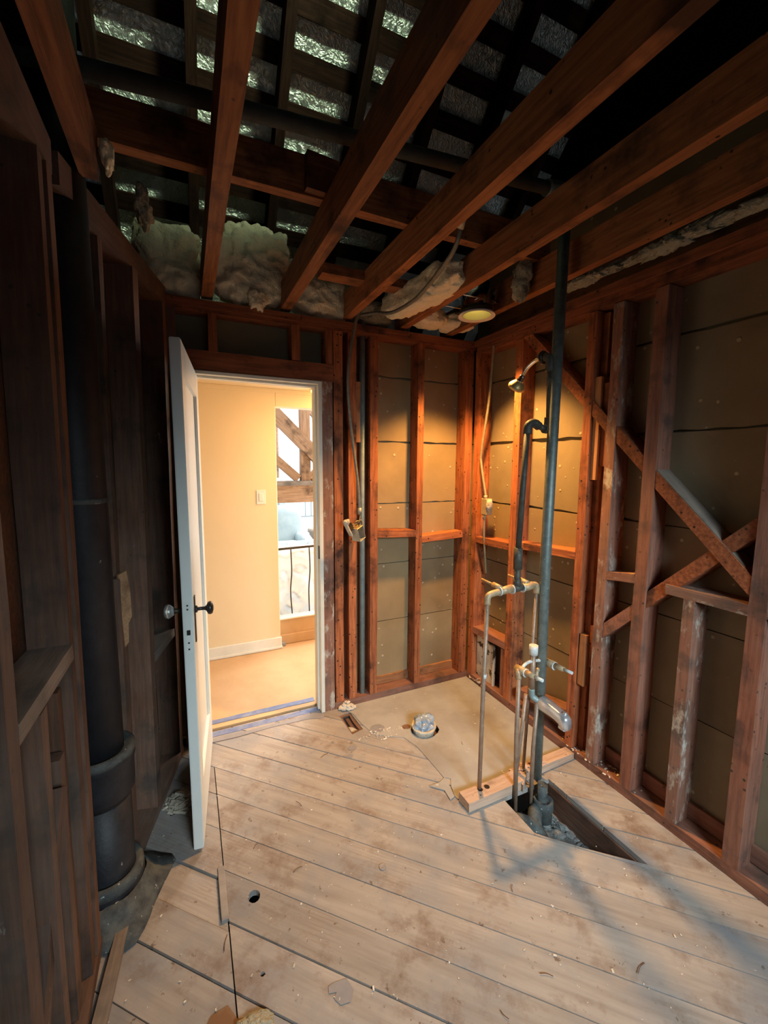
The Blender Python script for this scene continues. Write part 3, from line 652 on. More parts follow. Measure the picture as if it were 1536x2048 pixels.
rl2 = empty('far_railing', (2.0, 6.9, .5), 'small pale balcony railing at the far side of the living room', 'railing')
boxw('top_rail', rl2, 1.62, 2.6, 6.88, 6.91, .92, .95, M['wrap'], 0); boxw('bottom_rail', rl2, 1.62, 2.6, 6.88, 6.91, .66, .68, M['wrap'], 0)
for x in (1.64, 2.58): boxw('post', rl2, x-.015, x+.015, 6.88, 6.91, -.30, .93, M['wrap'], 0)
for k in range(9): boxw('baluster', rl2, 1.66+.1*k, 1.675+.1*k, 6.885, 6.905, .68, .92, M['wrap'], 0)
pt = empty('plant_pot', (1.77, 6.3, .25), 'clay flower pot at the right edge of the far room', 'plant pot')
lathe('pot', pt, [(.07, 0), (.10, .20), (.12, .20), (.12, .26), (.10, .26), (.085, .22)], (1.77, 6.3, .30), (0, 0, 1), M['clay'], 18)
lathe('stand', pt, [(.12, 0), (.12, .02), (.03, .03), (.03, .58), (.10, .60)], (1.77, 6.3, -.30), (0, 0, 1), M['wrap'], 14)
pl = empty('leafy_plant', (1.90, 6.0, -.3), 'pale green leafy houseplant beside the clay pot', 'plant')
lathe('pot', pl, [(.08, 0), (.12, .3), (.10, .3), (.09, .27)], (1.93, 6.0, -.3), (0, 0, 1), M['clay'], 16)
for k in range(38):
    a = random.uniform(0, 2*PI); h = random.uniform(.05, .75); r = random.uniform(.02, .16); c = Vector((1.92+r*math.cos(a), 6+r*math.sin(a), h))
    bm = bmesh.new(); vs = [bm.verts.new(q) for q in ((0, 0, 0), (.018, .03, .008), (.0, .075, -.004), (-.018, .03, .008))]; bm.faces.new(vs)
    bmesh.ops.solidify(bm, geom=bm.faces[:], thickness=.001)
    mobj('leaf', bm, M['leaf'], pl, Matrix.Translation(c) @ Matrix.Rotation(a-PI/2, 4, 'Z') @ Matrix.Rotation(jit(.8), 4, 'X'))
tube('stem', pl, [(1.93, 6, -.1), (1.92, 6.01, .3), (1.92, 6, .72)], .008, M['leaf'], 6)
# hall fittings
sw = empty('light_switch', (.528, 3.47, 1.28), 'cream wall switch plate on the hallway wall', 'switch')
boxw('plate', sw, .494, .565, 3.464, 3.4715, 1.222, 1.338, M['white'], .003); boxw('rocker', sw, .513, .546, 3.459, 3.4655, 1.247, 1.313, M['white'], .002)
hl = empty('ceiling_lamp', (1.02, 3.35, 2.13), 'glowing yellow ceiling lamp at the top right of the doorway', 'lamp')
lathe('lamp_shade', hl, [(.02, -.055), (.055, -.045), (.075, -.02), (.08, 0)], (1.00, 3.36, 2.133), (0, 0, 1), M['hall_glow'], 24)
lathe('lamp_base', hl, [(.085, -.006), (.085, .0)], (1.00, 3.36, 2.135), (0, 0, 1), M['old_brass'], 24)
for z_, (ya, yc), lab in ((0, (2.560, 2.603), 'upper strip of blue tape across the hallway floor paper'), (0, (2.436, 2.480), 'lower strip of blue tape along the door threshold')):
    n = 14; poly = [(.015+.685*k/n, ya+jit(.002)) for k in range(n+1)]+[(.015+.685*k/n, yc+jit(.002)) for k in range(n, -1, -1)]
    tag(prism('tape_strip', None, poly, 2, -.0015, .0012, M['tape']), lab, 'tape', 'blue tape strips at the threshold')
tag(prism('torn_threshold_paper', None, [(.01, 2.385), (.2, 2.38), (.4, 2.39), (.6, 2.375), (.70, 2.35), (.72, 2.39), (.68, 2.425), (.4, 2.415), (.01, 2.41)], 2, .0005, .003, M['grey_patch'], jitter=.004), 'torn grey paper edge in front of the lower blue tape', 'paper')

# ---- the open door -------------------------------------------------
dr = empty('door_1', (.052, 2.392, .01), 'white panelled door standing open against the left wall', kind='structure')
hinge, free = Vector((.050, 2.392, 0)), Vector((-.0195, 1.690, 0)); DD = (hinge-free).normalized(); DN = Vector((DD.y, -DD.x, 0))   # DN: to the right
LN = (hinge-free).length; DM = Matrix(((DD.x, DN.x, 0, free.x), (DD.y, DN.y, 0, free.y), (0, 0, 1, 0), (0, 0, 0, 1)))
def dbox(name, parent, x0, x1, y0, y1, z0, z1, mat, bev=.003):
    bm = bmesh.new(); bmesh.ops.create_cube(bm, size=1)
    for v in bm.verts: v.co = Vector((v.co.x*(x1-x0), v.co.y*(y1-y0), v.co.z*(z1-z0)))
    if bev: bmesh.ops.bevel(bm, geom=bm.edges[:], offset=bev, segments=2, affect='EDGES')
    return mobj(name, bm, mat, parent, DM @ Matrix.Translation(((x0+x1)/2, (y0+y1)/2, (z0+z1)/2)))
T = .0185
dbox('stile', dr, 0, .115, -T, T, .012, 1.985, M['door']); dbox('stile', dr, LN-.115, LN, -T, T, .012, 1.985, M['door'])
dbox('rail', dr, .114, LN-.114, -T, T, 1.865, 1.985, M['door']); dbox('rail', dr, .114, LN-.114, -T, T, .012, .24, M['door'])
dbox('door_panel', dr, .11, LN-.11, -.006, .006, .235, 1.87, M['door'], 0)
for s in (-1, 1):
    dbox('panel_moulding', dr, .114, .126, s*.006 if s > 0 else -.014, .014 if s > 0 else -.006, .24, 1.865, M['door'], .002); dbox('panel_moulding', dr, LN-.126, LN-.114, s*.006 if s > 0 else -.014, .014 if s > 0 else -.006, .24, 1.865, M['door'], .002)
dbox('lock_plate', dr, -.0015, .002, -.010, .011, .835, 1.035, M['door'], .0005)
dbox('latch_bolt', dr, -.003, .004, -.006, .007, .905, .925, M['black'], .001)
for z in (.85, .875, 1.005, 1.02): dbox('plate_screw', dr, -.0025, .0, -.003, .003, z-.003, z+.003, M['brass_dark'], 0)
dbox('escutcheon', dr, .045, .070, T, T+.004, .855, 1.040, M['brass_dark'], .0015); dbox('escutcheon', dr, .045, .070, -T-.004, -T, .855, 1.040, M['brass_dark'], .0015)
kb = DM @ Vector((.058, T+.003, .985)); lathe('black_knob', dr, [(.014, 0), (.014, .006), (.007, .010), (.007, .034), (.012, .040), (.024, .046), (.026, .054), (.022, .062), (.008, .066)], kb, DN, M['black'], 24)
kb = DM @ Vector((.058, -T-.003, .985)); gk = lathe('knob_neck', dr, [(.016, 0), (.016, .006), (.009, .010), (.009, .026), (.014, .030)], kb, -DN, M['brass_dark'], 20)
lathe('glass_knob', dr, [(.012, .0), (.020, .008), (.028, .020), (.026, .030), (.016, .036)], kb-DN*.030, -DN, M['glass'], 10)
for z in (.25, 1.0, 1.75): dbox('hinge', dr, LN-.004, LN+.012, -T-.004, -T+.006, z-.045, z+.045, M['brass_dark'], .001)

# ================================================================== PIPES
ss = empty('soil_stack', (-.312, 1.62, -.3), 'thick black cast iron soil stack in the left wall', 'pipe')
SX, SY = -.312, 1.620
lathe('upper_pipe', ss, [(.074, .56), (.074, 1.30), (.0745, 1.302), (.0745, 2.9)], (SX, SY, 0), (0, 0, 1), M['iron'], 36)
lathe('lower_pipe', ss, [(.086, -.2), (.086, .44)], (SX, SY, 0), (0, 0, 1), M['iron'], 36)
lathe('hub', ss, [(.086, .40), (.100, .43), (.102, .53), (.106, .54), (.106, .575), (.092, .582), (.076, .565)], (SX, SY, 0), (0, 0, 1), M['iron'], 36)
lathe('hub_lead_ring', ss, [(.107, .556), (.108, .575), (.095, .584), (.076, .572)], (SX, SY, 0), (0, 0, 1), M['iron_dust'], 36)
lathe('base_collar', ss, [(.118, .0), (.112, .10), (.106, .125), (.088, .128)], (SX, SY, 0), (0, 0, 1), M['iron'], 36)
lathe('collar_ring', ss, [(.113, .10), (.110, .13), (.100, .140), (.087, .128)], (SX, SY, 0), (0, 0, 1), M['iron_dust'], 36)
lathe('coupling_line', ss, [(.0755, 1.420), (.0775, 1.424), (.0775, 1.432), (.0755, 1.436)], (SX, SY, 0), (0, 0, 1), M['iron_dust'], 36)
# dusty flashing round the foot of the stack
bm = bmesh.new(); n = 40; rings = []
for k, (r, z) in enumerate(((.118, .085), (.135, .05), (.165, .022), (.20, .008))):
    row = []
    for i in range(n):
        a = 2*PI*i/n; rr = r*(1+.10*noise.noise(Vector((math.cos(a)*2, math.sin(a)*2, k*.4)))); zz = z+.012*noise.noise(Vector((math.cos(a)*3, math.sin(a)*3, k)))*(k < 3)
        if k == 3: rr *= 1/max(abs(math.cos(a+.4)), abs(math.sin(a+.4)))*.86
        row.append(bm.verts.new((SX+rr*math.cos(a), SY+rr*math.sin(a), max(zz, .004))))
    rings.append(row)
for k in range(3):
    for i in range(n): bm.faces.new((rings[k][i], rings[k][(i+1) % n], rings[k+1][(i+1) % n], rings[k+1][i]))
fo = centre(mobj('pipe_flashing', bm, M['iron_dust'], None, smooth=True)); m = fo.modifiers.new('t', 'SOLIDIFY'); m.thickness = .003
tag(fo, 'dusty grey flashing skirt round the foot of the black soil stack', 'flashing')

vp = empty('vent_pipe', (1.513, 1.437, 0), 'tall grey galvanized vent pipe rising from the floor to the attic', 'pipe')
tube('riser', vp, [(1.520, 1.437, -.02), (1.508, 1.437, 1.1), (1.522, 1.437, 2.66)], [.0245, .0245, .0245], M['galv'], 24)
tube('elbow', vp, spline([(1.522, 1.437, 2.62), (1.518, 1.44, 2.685), (1.49, 1.45, 2.715), (1.42, 1.452, 2.708)], 6), .031, M['galv'], 20)
tube('attic_run', vp, [(1.44, 1.452, 2.71), (-.55, 1.455, 2.550)], .0245, M['attic_pipe'], 20)
tube('coupling', vp, [(1.18, 1.452, 2.689), (1.10, 1.452, 2.683)], .031, M['galv'], 20)
tag(tube('conduit_pipe', None, [(.992, 2.452, .02), (.992, 2.452, 2.44)], .0175, M['galv_pale'], 20), 'grey steel pipe standing between the back wall studs by the door', 'pipe')

# shower plumbing
sp = empty('shower_plumbing', (1.36, 1.455, .97), 'shower riser, valve and supply pipes left of the tall vent pipe', 'plumbing')
Y0 = 1.455
def el(pts, r, mat, name='elbow', seg=14, par=None): return tube(name, par or sp, spline(pts, 5), r, mat, seg)
tube('riser_pipe', sp, [(1.356, Y0, 1.17), (1.378, Y0, 1.70)], .0135, M['pipe_iron'], 14)
el([(1.380, Y0, 1.685), (1.384, Y0, 1.722), (1.415, Y0, 1.735), (1.445, Y0, 1.722)], .0195, M['pipe_iron'])
tube('offset_pipe', sp, [(1.44, Y0, 1.724), (1.485, Y0, 1.712)], .014, M['pipe_iron'])
el([(1.475, Y0, 1.712), (1.498, Y0, 1.713), (1.503, Y0, 1.740), (1.503, Y0, 1.765)], .0195, M['pipe_iron'])
tube('upper_pipe', sp, [(1.503, Y0, 1.75), (1.495, Y0, 1.98)], .0125, M['pipe_iron'], 14)
tube('coupling', sp, [(1.501, Y0, 1.905), (1.499, Y0, 1.945)], .0165, M['pipe_iron'])
el([(1.495, Y0, 1.965), (1.492, Y0, 2.02), (1.49, Y0+.025, 2.034)], .020, M['pipe_iron'])
lathe('arm_flange', sp, [(.012, 0), (.030, .004), (.028, .012), (.012, .022)], (1.488, Y0+.028, 2.034), (0, 1, -.02), M['brass_dark'], 20)
tube('coupling', sp, [(1.357, Y0, 1.075), (1.355, Y0, 1.175)], .020, M['pipe_iron']); tube('nipple', sp, [(1.357, Y0, .99), (1.357, Y0, 1.08)], .0145, M['pipe_iron'])
tube('tee', sp, [(1.335, Y0, .985), (1.385, Y0, .989)], .019, M['pipe_iron']); tube('tee_branch', sp, [(1.358, Y0, .985), (1.357, Y0, 1.03)], .018, M['pipe_iron'])
for xa, xb in ((1.255, 1.325), (1.392, 1.452)): tube('valve_body', sp, [(xa, Y0, .980), (xb, Y0, .987)], [.017, .019], M['copper_fit'])
for x in (1.255, 1.328, 1.390): tube('solder_ring', sp, [(x-.003, Y0, .982), (x+.004, Y0, .982)], .0215, M['solder'])
el([(1.265, Y0, .980), (1.215, Y0, .976), (1.192, Y0, .965), (1.190, Y0, .93)], .0145, M['copper_fit']); el([(1.44, Y0, .988), (1.466, Y0, .988), (1.478, Y0, .975), (1.478, Y0, .945)], .0145, M['copper_fit'])
for x, z in ((1.262, .995), (1.425, .998)):
    tube('stem_collar', sp, [(x, Y0, z), (x, Y0+.05, z+.004)], .013, M['copper_fit']); tube('valve_stem', sp, [(x, Y0+.04, z+.003), (x, Y0+.135, z+.008)], .006, M['copper_fit'], 8)
tube('supply_pipe', sp, [(1.190, Y0, .94), (1.183, Y0, .5), (1.176, Y0-.005, -.02)], .0098, M['copper'], 12); tube('supply_pipe', sp, [(1.478, Y0, .95), (1.470, Y0+.002, .62), (1.455, Y0+.012, -.1)], .0075, M['copper'], 12)
tube('solder_joint', sp, [(1.186, Y0, .585), (1.186, Y0, .605)], .0108, M['solder'], 12)
sh = sp
tube('shower_arm', sh, spline([(1.488, 1.49, 2.034), (1.488, 1.535, 2.030), (1.487, 1.585, 2.008), (1.486, 1.622, 1.968)], 8), .0085, M['chrome'], 14)
ax = Vector((-.05, .62, -.78)).normalized()
lathe('ball_joint', sh, [(.009, 0), (.014, .006), (.014, .020), (.018, .026), (.018, .034)], (1.486, 1.612, 1.978), ax, M['chrome'], 20)
sh2 = lathe('shower_head', sh, [(.014, 0), (.030, .014), (.040, .028), (.042, .034), (.040, .044), (.034, .047), (.0, .047)], Vector((1.486, 1.612, 1.978))+ax*.028, ax, M['old_brass'], 28, caps=False); tag(sh2, 'chrome shower head facing the back wall')

tb = empty('tub_plumbing', (1.45, 1.42, .6), 'tub valves with stub stems and supply pipes in front of the vent pipe', 'plumbing')
Y1 = 1.395
def tt(name, pts, r, mat, seg=12, sm=0): return tube(name, tb, spline(pts, sm) if sm else pts, r, mat, seg)
for x, z in ((1.362, .607), (1.540, .604)):
    tt('valve_body', [(x, Y1+.045, z-.004), (x, Y1-.015, z+.002)], .0185, M['copper_fit'], 14); tt('valve_cone', [(x, Y1-.012, z+.002), (x, Y1-.07, z+.008)], [.016, .011], M['copper_fit'], 14)
    tt('valve_stem', [(x, Y1-.06, z+.007), (x, Y1-.115, z+.012)], .0075, M['solder'], 10); tt('solder_ring', [(x, Y1-.012, z), (x, Y1-.019, z)], .0195, M['solder'])
tt('cross_pipe', [(1.375, Y1+.03, .600), (1.41, Y1+.035, .620), (1.447, Y1+.03, .628), (1.50, Y1+.035, .618), (1.545, Y1+.04, .610)], .0075, M['solder'], 10, 6)
tt('cross_pipe', [(1.47, Y1+.02, .53), (1.475, Y1+.03, .565), (1.50, Y1+.04, .575), (1.535, Y1+.04, .585)], .010, M['copper_fit'], 10, 6)
tt('riser_cap', [(1.448, Y1+.03, .660), (1.448, Y1+.03, .705)], .0205, M['solder'], 16); tt('capped_riser', [(1.448, Y1+.03, .48), (1.448, Y1+.03, .665)], .0125, M['copper'], 14)
tt('elbow', [(1.448, Y1+.03, .49), (1.450, Y1+.028, .455), (1.462, Y1+.015, .440), (1.478, Y1+.0, .430)], .0145, M['galv_pale'], 14, 5)
tt('supply_pipe', [(1.347, Y1+.012, .60), (1.345, Y1+.008, .3), (1.338, Y1-.012, -.10)], .0105, M['copper']); tt('supply_pipe', [(1.462, Y1+.005, .43), (1.445, Y1, .2), (1.43, Y1-.015, -.12)], .0095, M['copper'])
tt('drop_pipe', [(1.438, Y1+.055, .45), (1.425, Y1+.065, .20), (1.412, Y1+.07, .02)], .009, M['copper']); tt('elbow', [(1.362, Y1+.03, .604), (1.348, Y1+.018, .600), (1.347, Y1+.012, .57)], .0135, M['copper_fit'], 12, 5)
bm = bmesh.new(); rows = []
for (y, z, w, h, dz) in ((0, 0, .026, .028, 0), (-.012, .0, .031, .032, 0), (-.05, 0, .030, .031, -.001), (-.10, 0, .027, .028, -.004), (-.135, 0, .026, .030, -.012), (-.155, 0, .025, .034, -.020), (-.166, 0, .019, .028, -.022)):
    row = []
    for k in range(20):
        a = 2*PI*k/20; ca, sa = math.cos(a), math.sin(a); sgn = lambda v: (1 if v >= 0 else -1)
        row.append(bm.verts.new((sgn(ca)*abs(ca)**.7*w, y, sgn(sa)*abs(sa)**.7*h+dz)))
    rows.append(row)
for i in range(len(rows)-1):
    for k in range(20): bm.faces.new((rows[i][k], rows[i][(k+1) % 20], rows[i+1][(k+1) % 20], rows[i+1][k]))
bm.faces.new(rows[0]); bm.faces.new(rows[-1][::-1])
ts = mobj('tub_spout', bm, M['chrome_sp'], tb, Matrix.Translation((1.488, 1.405, .425)), smooth=True)
tag(ts, 'chrome tub spout'); boxw('outlet_lip', ts, 1.468, 1.508, 1.243, 1.283, .368, .392, M['chrome_sp'], .006); lathe('diverter_knob', ts, [(.004, 0), (.004, .008), (.010, .010), (.010, .016), (.006, .018)], (1.488, 1.262, .433), (0, 0, 1), M['chrome_sp'], 14)

# wooden cleat the pipes come through, fittings in the hole
cl = empty('pipe_cleat', (1.3, 1.45, .02), 'split pink wood cleat on the floor drilled for the supply pipes', 'wood block')
lumber('cleat_board', cl, (1.078, 1.432, .024), (1.395, 1.440, .024), .044, .075, M['cleat'], wob=.002)
lumber('cleat_board', cl, (1.398, 1.470, .020), (1.795, 1.478, .020), .036, .060, M['cleat'], wob=.003)
prism('splinter', cl, [(1.385, 1.39), (1.44, 1.425), (1.45, 1.44), (1.39, 1.45)], 2, .002, .038, M['cleat'], jitter=.003)
for x in (1.176, 1.215): lathe('hole_shade_disc', cl, [(.013, 0), (.013, .0012)], (x, 1.443, .0462), (0, 0, 1), M['black'], 12)  # flat black discs whose colour stands for the shade inside the holes
tag(blob('drain_trap', None, (1.325, 1.285, -.085), (.042, .095, .060), M['iron_dust'], .12, 8, 4, 3, rot=('Z', .4)), 'dusty rounded cast iron drain trap at the left end of the floor hole', 'pipe fitting')
df = empty('drain_fitting', (1.445, 1.355, -.05), 'dark iron pipe hub below the vent pipe inside the floor hole', 'pipe fitting')
lathe('hub', df, [(.036, -.13), (.038, -.075), (.046, -.070), (.046, -.030), (.040, -.026), (.030, -.035)], (1.478, 1.352, -.01), (0, .1, 1), M['iron_dust'], 24)
tube('inlet', df, [(1.475, 1.355, -.10), (1.482, 1.36, .03)], .024, M['iron_dust'], 18)
tube('side_branch', df, spline([(1.46, 1.36, -.08), (1.42, 1.34, -.085), (1.39, 1.31, -.11)], 5), .032, M['iron_dust'], 16)
# rubble in the hole
bm = bmesh.new(); gx, gy = 40, 60; g = []
for i in range(gx+1):
    row = []
    for j in range(gy+1):
        x = 1.27+.30*i/gx; y = .86+.56*j/gy; q = Vector((x*30, y*30, 0))
        row.append(bm.verts.new((x, y, -.185+.30*(1.50-x-.1)*.55+.018*noise.noise(q)+.010*noise.noise(q*2.7)-.02*(1.3-y))))
    g.append(row)
for i in range(gx):
    for j in range(gy): bm.faces.new((g[i][j], g[i+1][j], g[i+1][j+1], g[i][j+1]))
rb = centre(mobj('rubble', bm, M['rubble'], None, smooth=True)); m = rb.modifiers.new('t', 'SOLIDIFY'); m.thickness = .05
tag(rb, 'grey gravelly rubble lying in the bottom of the floor hole', 'rubble', kind='stuff')
bm = bmesh.new()
for k in range(170):
    c = Vector((random.uniform(1.30, 1.50), random.uniform(1.0, 1.26), 0)); c.z = -.150+.165*(1.40-c.x)-.02*(1.3-c.y)
    b2 = bmesh.new(); bmesh.ops.create_cube(b2, size=random.uniform(.006, .018)); 
    Rm = Matrix.Translation(c) @ Matrix.Rotation(random.uniform(0, 6), 4, 'Z') @ Matrix.Rotation(random.uniform(0, 6), 4, 'X') @ Matrix.Diagonal((random.uniform(.4, 1.6), 1, .5, 1))
    mp = {v: bm.verts.new(Rm @ v.co) for v in b2.verts}
    for f in b2.faces: bm.faces.new([mp[v] for v in f.verts])
    b2.free()
tag(centre(mobj('rusty_chips', bm, M['rust'], None)), 'rust brown chips heaped near the front edge of the floor hole', 'debris', kind='stuff')

# ---- floor covering, toilet drain, pit -------------------------------
lino = prism('underlay_sheet', None, [(.835, 2.400), (.875, 2.30), (.885, 2.20), (.90, 2.12), (.935, 2.06), (.985, 2.02), (1.058, 1.975), (1.085, 1.88), (1.095, 1.70), (1.092, 1.625), (1.120, 1.600), (1.095, 1.560), (1.075, 1.50), (1.078, 1.477), (1.39, 1.483), (1.40, 1.51), (1.795, 1.515), (1.797, 2.404)], 2, .001, .0045, M['lino'], jitter=.003, holes=[circ(1.20, 1.99, .085, 14, .9)[::-1]])
tag(lino, 'worn grey floor underlay sheet filling the corner under the shower', 'floor covering')
tag(prism('torn_flap', None, [(1.00, 1.605), (1.06, 1.60), (1.095, 1.62), (1.085, 1.56), (1.07, 1.50), (1.045, 1.49), (1.05, 1.55)], 2, .0015, .006, M['lino'], jitter=.003), 'torn grey underlay flap beside the left end of the wood cleat', 'floor covering')
td = empty('toilet_drain', (1.19, 1.985, 0), 'white crusted toilet drain stuffed with blue grey plastic', 'drain')
lathe('drain_pipe', td, [(.062, -.14), (.060, 0), (.066, .030), (.072, .040), (.070, .047), (.056, .045), (.05, .02)], (1.19, 1.985, 0), (-.05, -.12, 1), M['plaster'], 30)
bl = blob('plastic_stuffing', td, (1.195, 1.995, .042), (.058, .058, .040), M['blue_wrap'], .55, 16, 5, 5, 3)
blob('rust_ring', td, (1.115, 2.06, -.004), (.045, .035, .010), M['rust'], .3, 10, 3, 2)
pit = empty('floor_pit', (.83, 2.24, -.05), 'small splintered rectangular pit in the floor boards beside the door jamb', 'pit')
for p_, a_, w_ in (((.792, 2.235), 1.55, .20), ((.868, 2.25), 1.62, .20), ((.83, 2.335), .15, .08), ((.838, 2.142), .2, .075)):
    d = Vector((math.cos(a_), math.sin(a_), 0))*w_/2; c = Vector((p_[0], p_[1], -.012)); lumber('splintered_edge', pit, c-d, c+d, .030, .012, M['left_wood'], side=(0, 0, 1), wob=.006, bev=0)
boxw('pit_bottom', pit, .795, .865, 2.145, 2.335, -.07, -.055, M['dusty_block']); pb = blob('plaster_lump', pit, (.832, 2.19, -.03), (.024, .048, .016), M['plaster'], .4, 20, 3, 1, rot=('Z', .4))
def chip_heap(name, c, rx, ry, n, mat, label, smin=.006, smax=.02, h=.02):
    bm = bmesh.new()
    for k in range(n):
        a = random.uniform(0, 2*PI); r = math.sqrt(random.random()); p = Vector((c[0]+rx*r*math.cos(a), c[1]+ry*r*math.sin(a), c[2]+random.random()*h*(1-r)))
        b2 = bmesh.new(); bmesh.ops.create_cube(b2, size=random.uniform(smin, smax))
        Rm = Matrix.Translation(p) @ Matrix.Rotation(random.uniform(0, 6), 4, 'Z') @ Matrix.Rotation(jit(.6), 4, 'X') @ Matrix.Diagonal((random.uniform(.5, 2.2), 1, .35, 1))
        mp = {v: bm.verts.new(Rm @ v.co) for v in b2.verts}
        for f in b2.faces: bm.faces.new([mp[v] for v in f.verts])
        b2.free()
    o = centre(mobj(name, bm, mat, None)); return tag(o, label, 'debris', kind='stuff')
chip_heap('plaster_crumbs', (.86, 2.385, .012), .045, .03, 90, M['crumb'], 'white plaster crumbs heaped between the studs beside the door jamb', h=.05)
chip_heap('plaster_crumbs', (.95, 2.06, .004), .14, .05, 60, M['crumb'], 'pale crumbs along the torn edge of the grey underlay', .003, .008, .004)
chip_heap('plaster_crumbs', (1.50, 1.47, .042), .10, .03, 60, M['cleat'], 'splinters and crumbs at the foot of the vent pipe', .004, .016, .008)
chip_heap('plaster_crumbs', (-.095, 2.0, .0), .06, .06, 90, M['plaster'], 'grey rubble heap on the floor left of the open door', .008, .03, .05)
chip_heap('plaster_crumbs', (.6, 1.25, .002), 1.1, .95, 170, M['crumb'], 'tiny white crumbs scattered over the diagonal floor boards', .0015, .006, .001)
chip_heap('plaster_crumbs', (1.74, 1.35, .046), .05, .25, 60, M['crumb'], 'white dust crumbs on the bottom plate of the right wall', .003, .008, .004).location.x += .10
nl = [(.19, 1.62, .8), (.40, 1.76, -1.1), (.60, 2.02, .4), (.75, .78, 1.9), (.93, .80, -.6), (1.21, .69, .2), (1.02, 1.05, .9), (.32, 1.45, .3), (.05, 1.30, 1.3), (1.33, 1.80, 1.2)]
for k, (x, y, a) in enumerate(nl):
    d = Vector((math.cos(a), math.sin(a), 0)); r = .014+.005*(k % 3)
    wh_ = ['on the boards by the splice joint', 'in the middle of the floor boards', 'near the door threshold', 'low in the foreground boards', 'in the foreground right of centre', 'near the right wall in the foreground', 'left of the floor hole', 'right of the round floor hole', 'left of the round floor hole', 'on the grey underlay'][k]
    o = tube('bent_nail', None, spline([Vector((x, y, .005))-d*r, Vector((x, y, .0055))+Vector((-d.y, d.x, 0))*.003, Vector((x, y, .004))+d*r], 4), .0011, M['rusty'], 6); tag(o, 'small rusty nail lying '+wh_, 'nail', 'rusty nails on the floor')
tag(prism('grey_blot', None, [(.335, 1.055), (.375, 1.050), (.385, 1.015), (.365, .990), (.335, .995), (.322, 1.015), (.334, 1.030), (.315, 1.035), (.318, 1.050)], 2, .0016, .0026, M['grey_patch'], jitter=.002), 'flat grey blot stuck to the foreground floor boards', 'stain')
for k, (x, y, r) in enumerate(((.76, 2.02, .026), (.725, 1.965, .016), (.675, 2.11, .010), (.95, 2.115, .045))):
    tag(prism('grey_blot', None, circ(x, y, r, 14, .8), 2, .0050 if k == 3 else .0016, .0058 if k == 3 else .0024, M['grey_patch'], jitter=.002), ['largest round grey spot on the boards in front of the splintered pit', 'small grey spot just in front of the largest round spot', 'smallest grey spot toward the door threshold', 'wide grey blot on the torn underlay edge'][k], 'stain')
tag(lathe('wood_plug', None, [(.014, 0), (.014, .003), (.012, .004)], (.621, 1.325, .001), (0, 0, 1), M['floor'], 16), 'small round wood plug in the middle of the floor', 'plug')
tag(prism('torn_paper_scrap', None, [(-.12, .95), (-.06, 1.05), (.0, 1.12), (.045, 1.125), (.066, 1.09), (.082, 1.08), (.08, .97), (.05, .90), (-.05, .88)], 2, .0020, .0034, M['brown_stain'], jitter=.004), 'rusty brown torn paper scrap at the bottom edge of the floor', 'paper')
tag(blob('fiber_tuft', None, (.10, 1.045, .012), (.06, .035, .012), M['insul_grey'], .5, 22, 4, 3), 'grey fluffy tuft on the torn brown paper at the bottom edge', 'tuft')

# ================================================================== ELECTRICAL
rlp = empty('recessed_light', (1.500, 2.0, 2.385), 'lit recessed can light with white trim ring in the ceiling corner', 'lamp')
LC = Vector((1.470, 1.970, 2.350))
lathe('trim_ring', rlp, [(.076, .010), (.098, .0), (.100, .004), (.095, .012), (.078, .016)], LC, (0, 0, 1), M['lamp_trim'], 40, caps=False)
prof = []
for k in range(16): prof += [(.077-.0008*k, .006+.008*k), (.073-.0008*k, .010+.008*k)]
lathe('ridged_baffle', rlp, prof, LC, (0, 0, 1), M['baffle'], 40, caps=False)
lathe('can', rlp, [(.080, .012), (.082, .05), (.082, .16), (.02, .165)], LC, (0, 0, 1), M['chrome'], 32, caps=False); 
lathe('can_collar', rlp, [(.078, .014), (.088, .014), (.088, .045), (.082, .045)], LC, (0, 0, 1), M['brass_dark'], 32, caps=False)
lathe('bulb', rlp, [(.070, .080), (.050, .074), (.028, .070), (.0, .069)], LC, (0, 0, 1), M['bulb'], 32, caps=False)
boxw('junction_box', rlp, 1.535, 1.562, 1.90, 1.98, 2.41, 2.49, M['chrome']); 
tube('hanger_bar', rlp, [(1.284, 1.90, 2.42), (1.568, 1.90, 2.42)], .004, M['chrome'], 8); tube('hanger_bar', rlp, [(1.284, 2.07, 2.42), (1.568, 2.07, 2.42)], .004, M['chrome'], 8)
sl = bpy.data.lights.new('can_lamp', 'SPOT'); sl.energy = 125; sl.color = (1, .50, .13); sl.shadow_soft_size = .042; sl.spot_size = math.radians(98); sl.spot_blend = .55
slo = bpy.data.objects.new('can_lamp', sl); slo.matrix_basis = Matrix.Translation(LC+Vector((0, 0, .056))); link(slo)

fc = empty('flexible_conduit', (.90, 2.35, 1.2), 'grey flexible metal conduit hanging down beside the door studs', 'conduit')
ribbed('conduit_hose', fc, [(.952, 2.30, 2.47), (.930, 2.345, 2.42), (.912, 2.365, 2.34), (.885, 2.365, 2.20), (.868, 2.362, 2.06), (.870, 2.36, 1.92), (.892, 2.36, 1.70), (.925, 2.36, 1.45), (.938, 2.36, 1.27)], .0085, M['conduit'])
tube('conduit_connector', fc, [(.938, 2.36, 1.285), (.9385, 2.36, 1.245)], .0125, M['steel'], 12); tube('wire', fc, spline([(.938, 2.36, 1.25), (.937, 2.35, 1.23), (.925, 2.345, 1.20)], 5), .0015, M['old_brass'], 6)
hb = empty('hanging_switch_box', (.905, 2.35, 1.14), 'open metal switch box dangling from the grey conduit', 'electrical box')
RB = Matrix.Translation((.920, 2.345, 1.135)) @ Matrix.Rotation(.55, 4, 'Z') @ Matrix.Rotation(-.35, 4, 'Y')
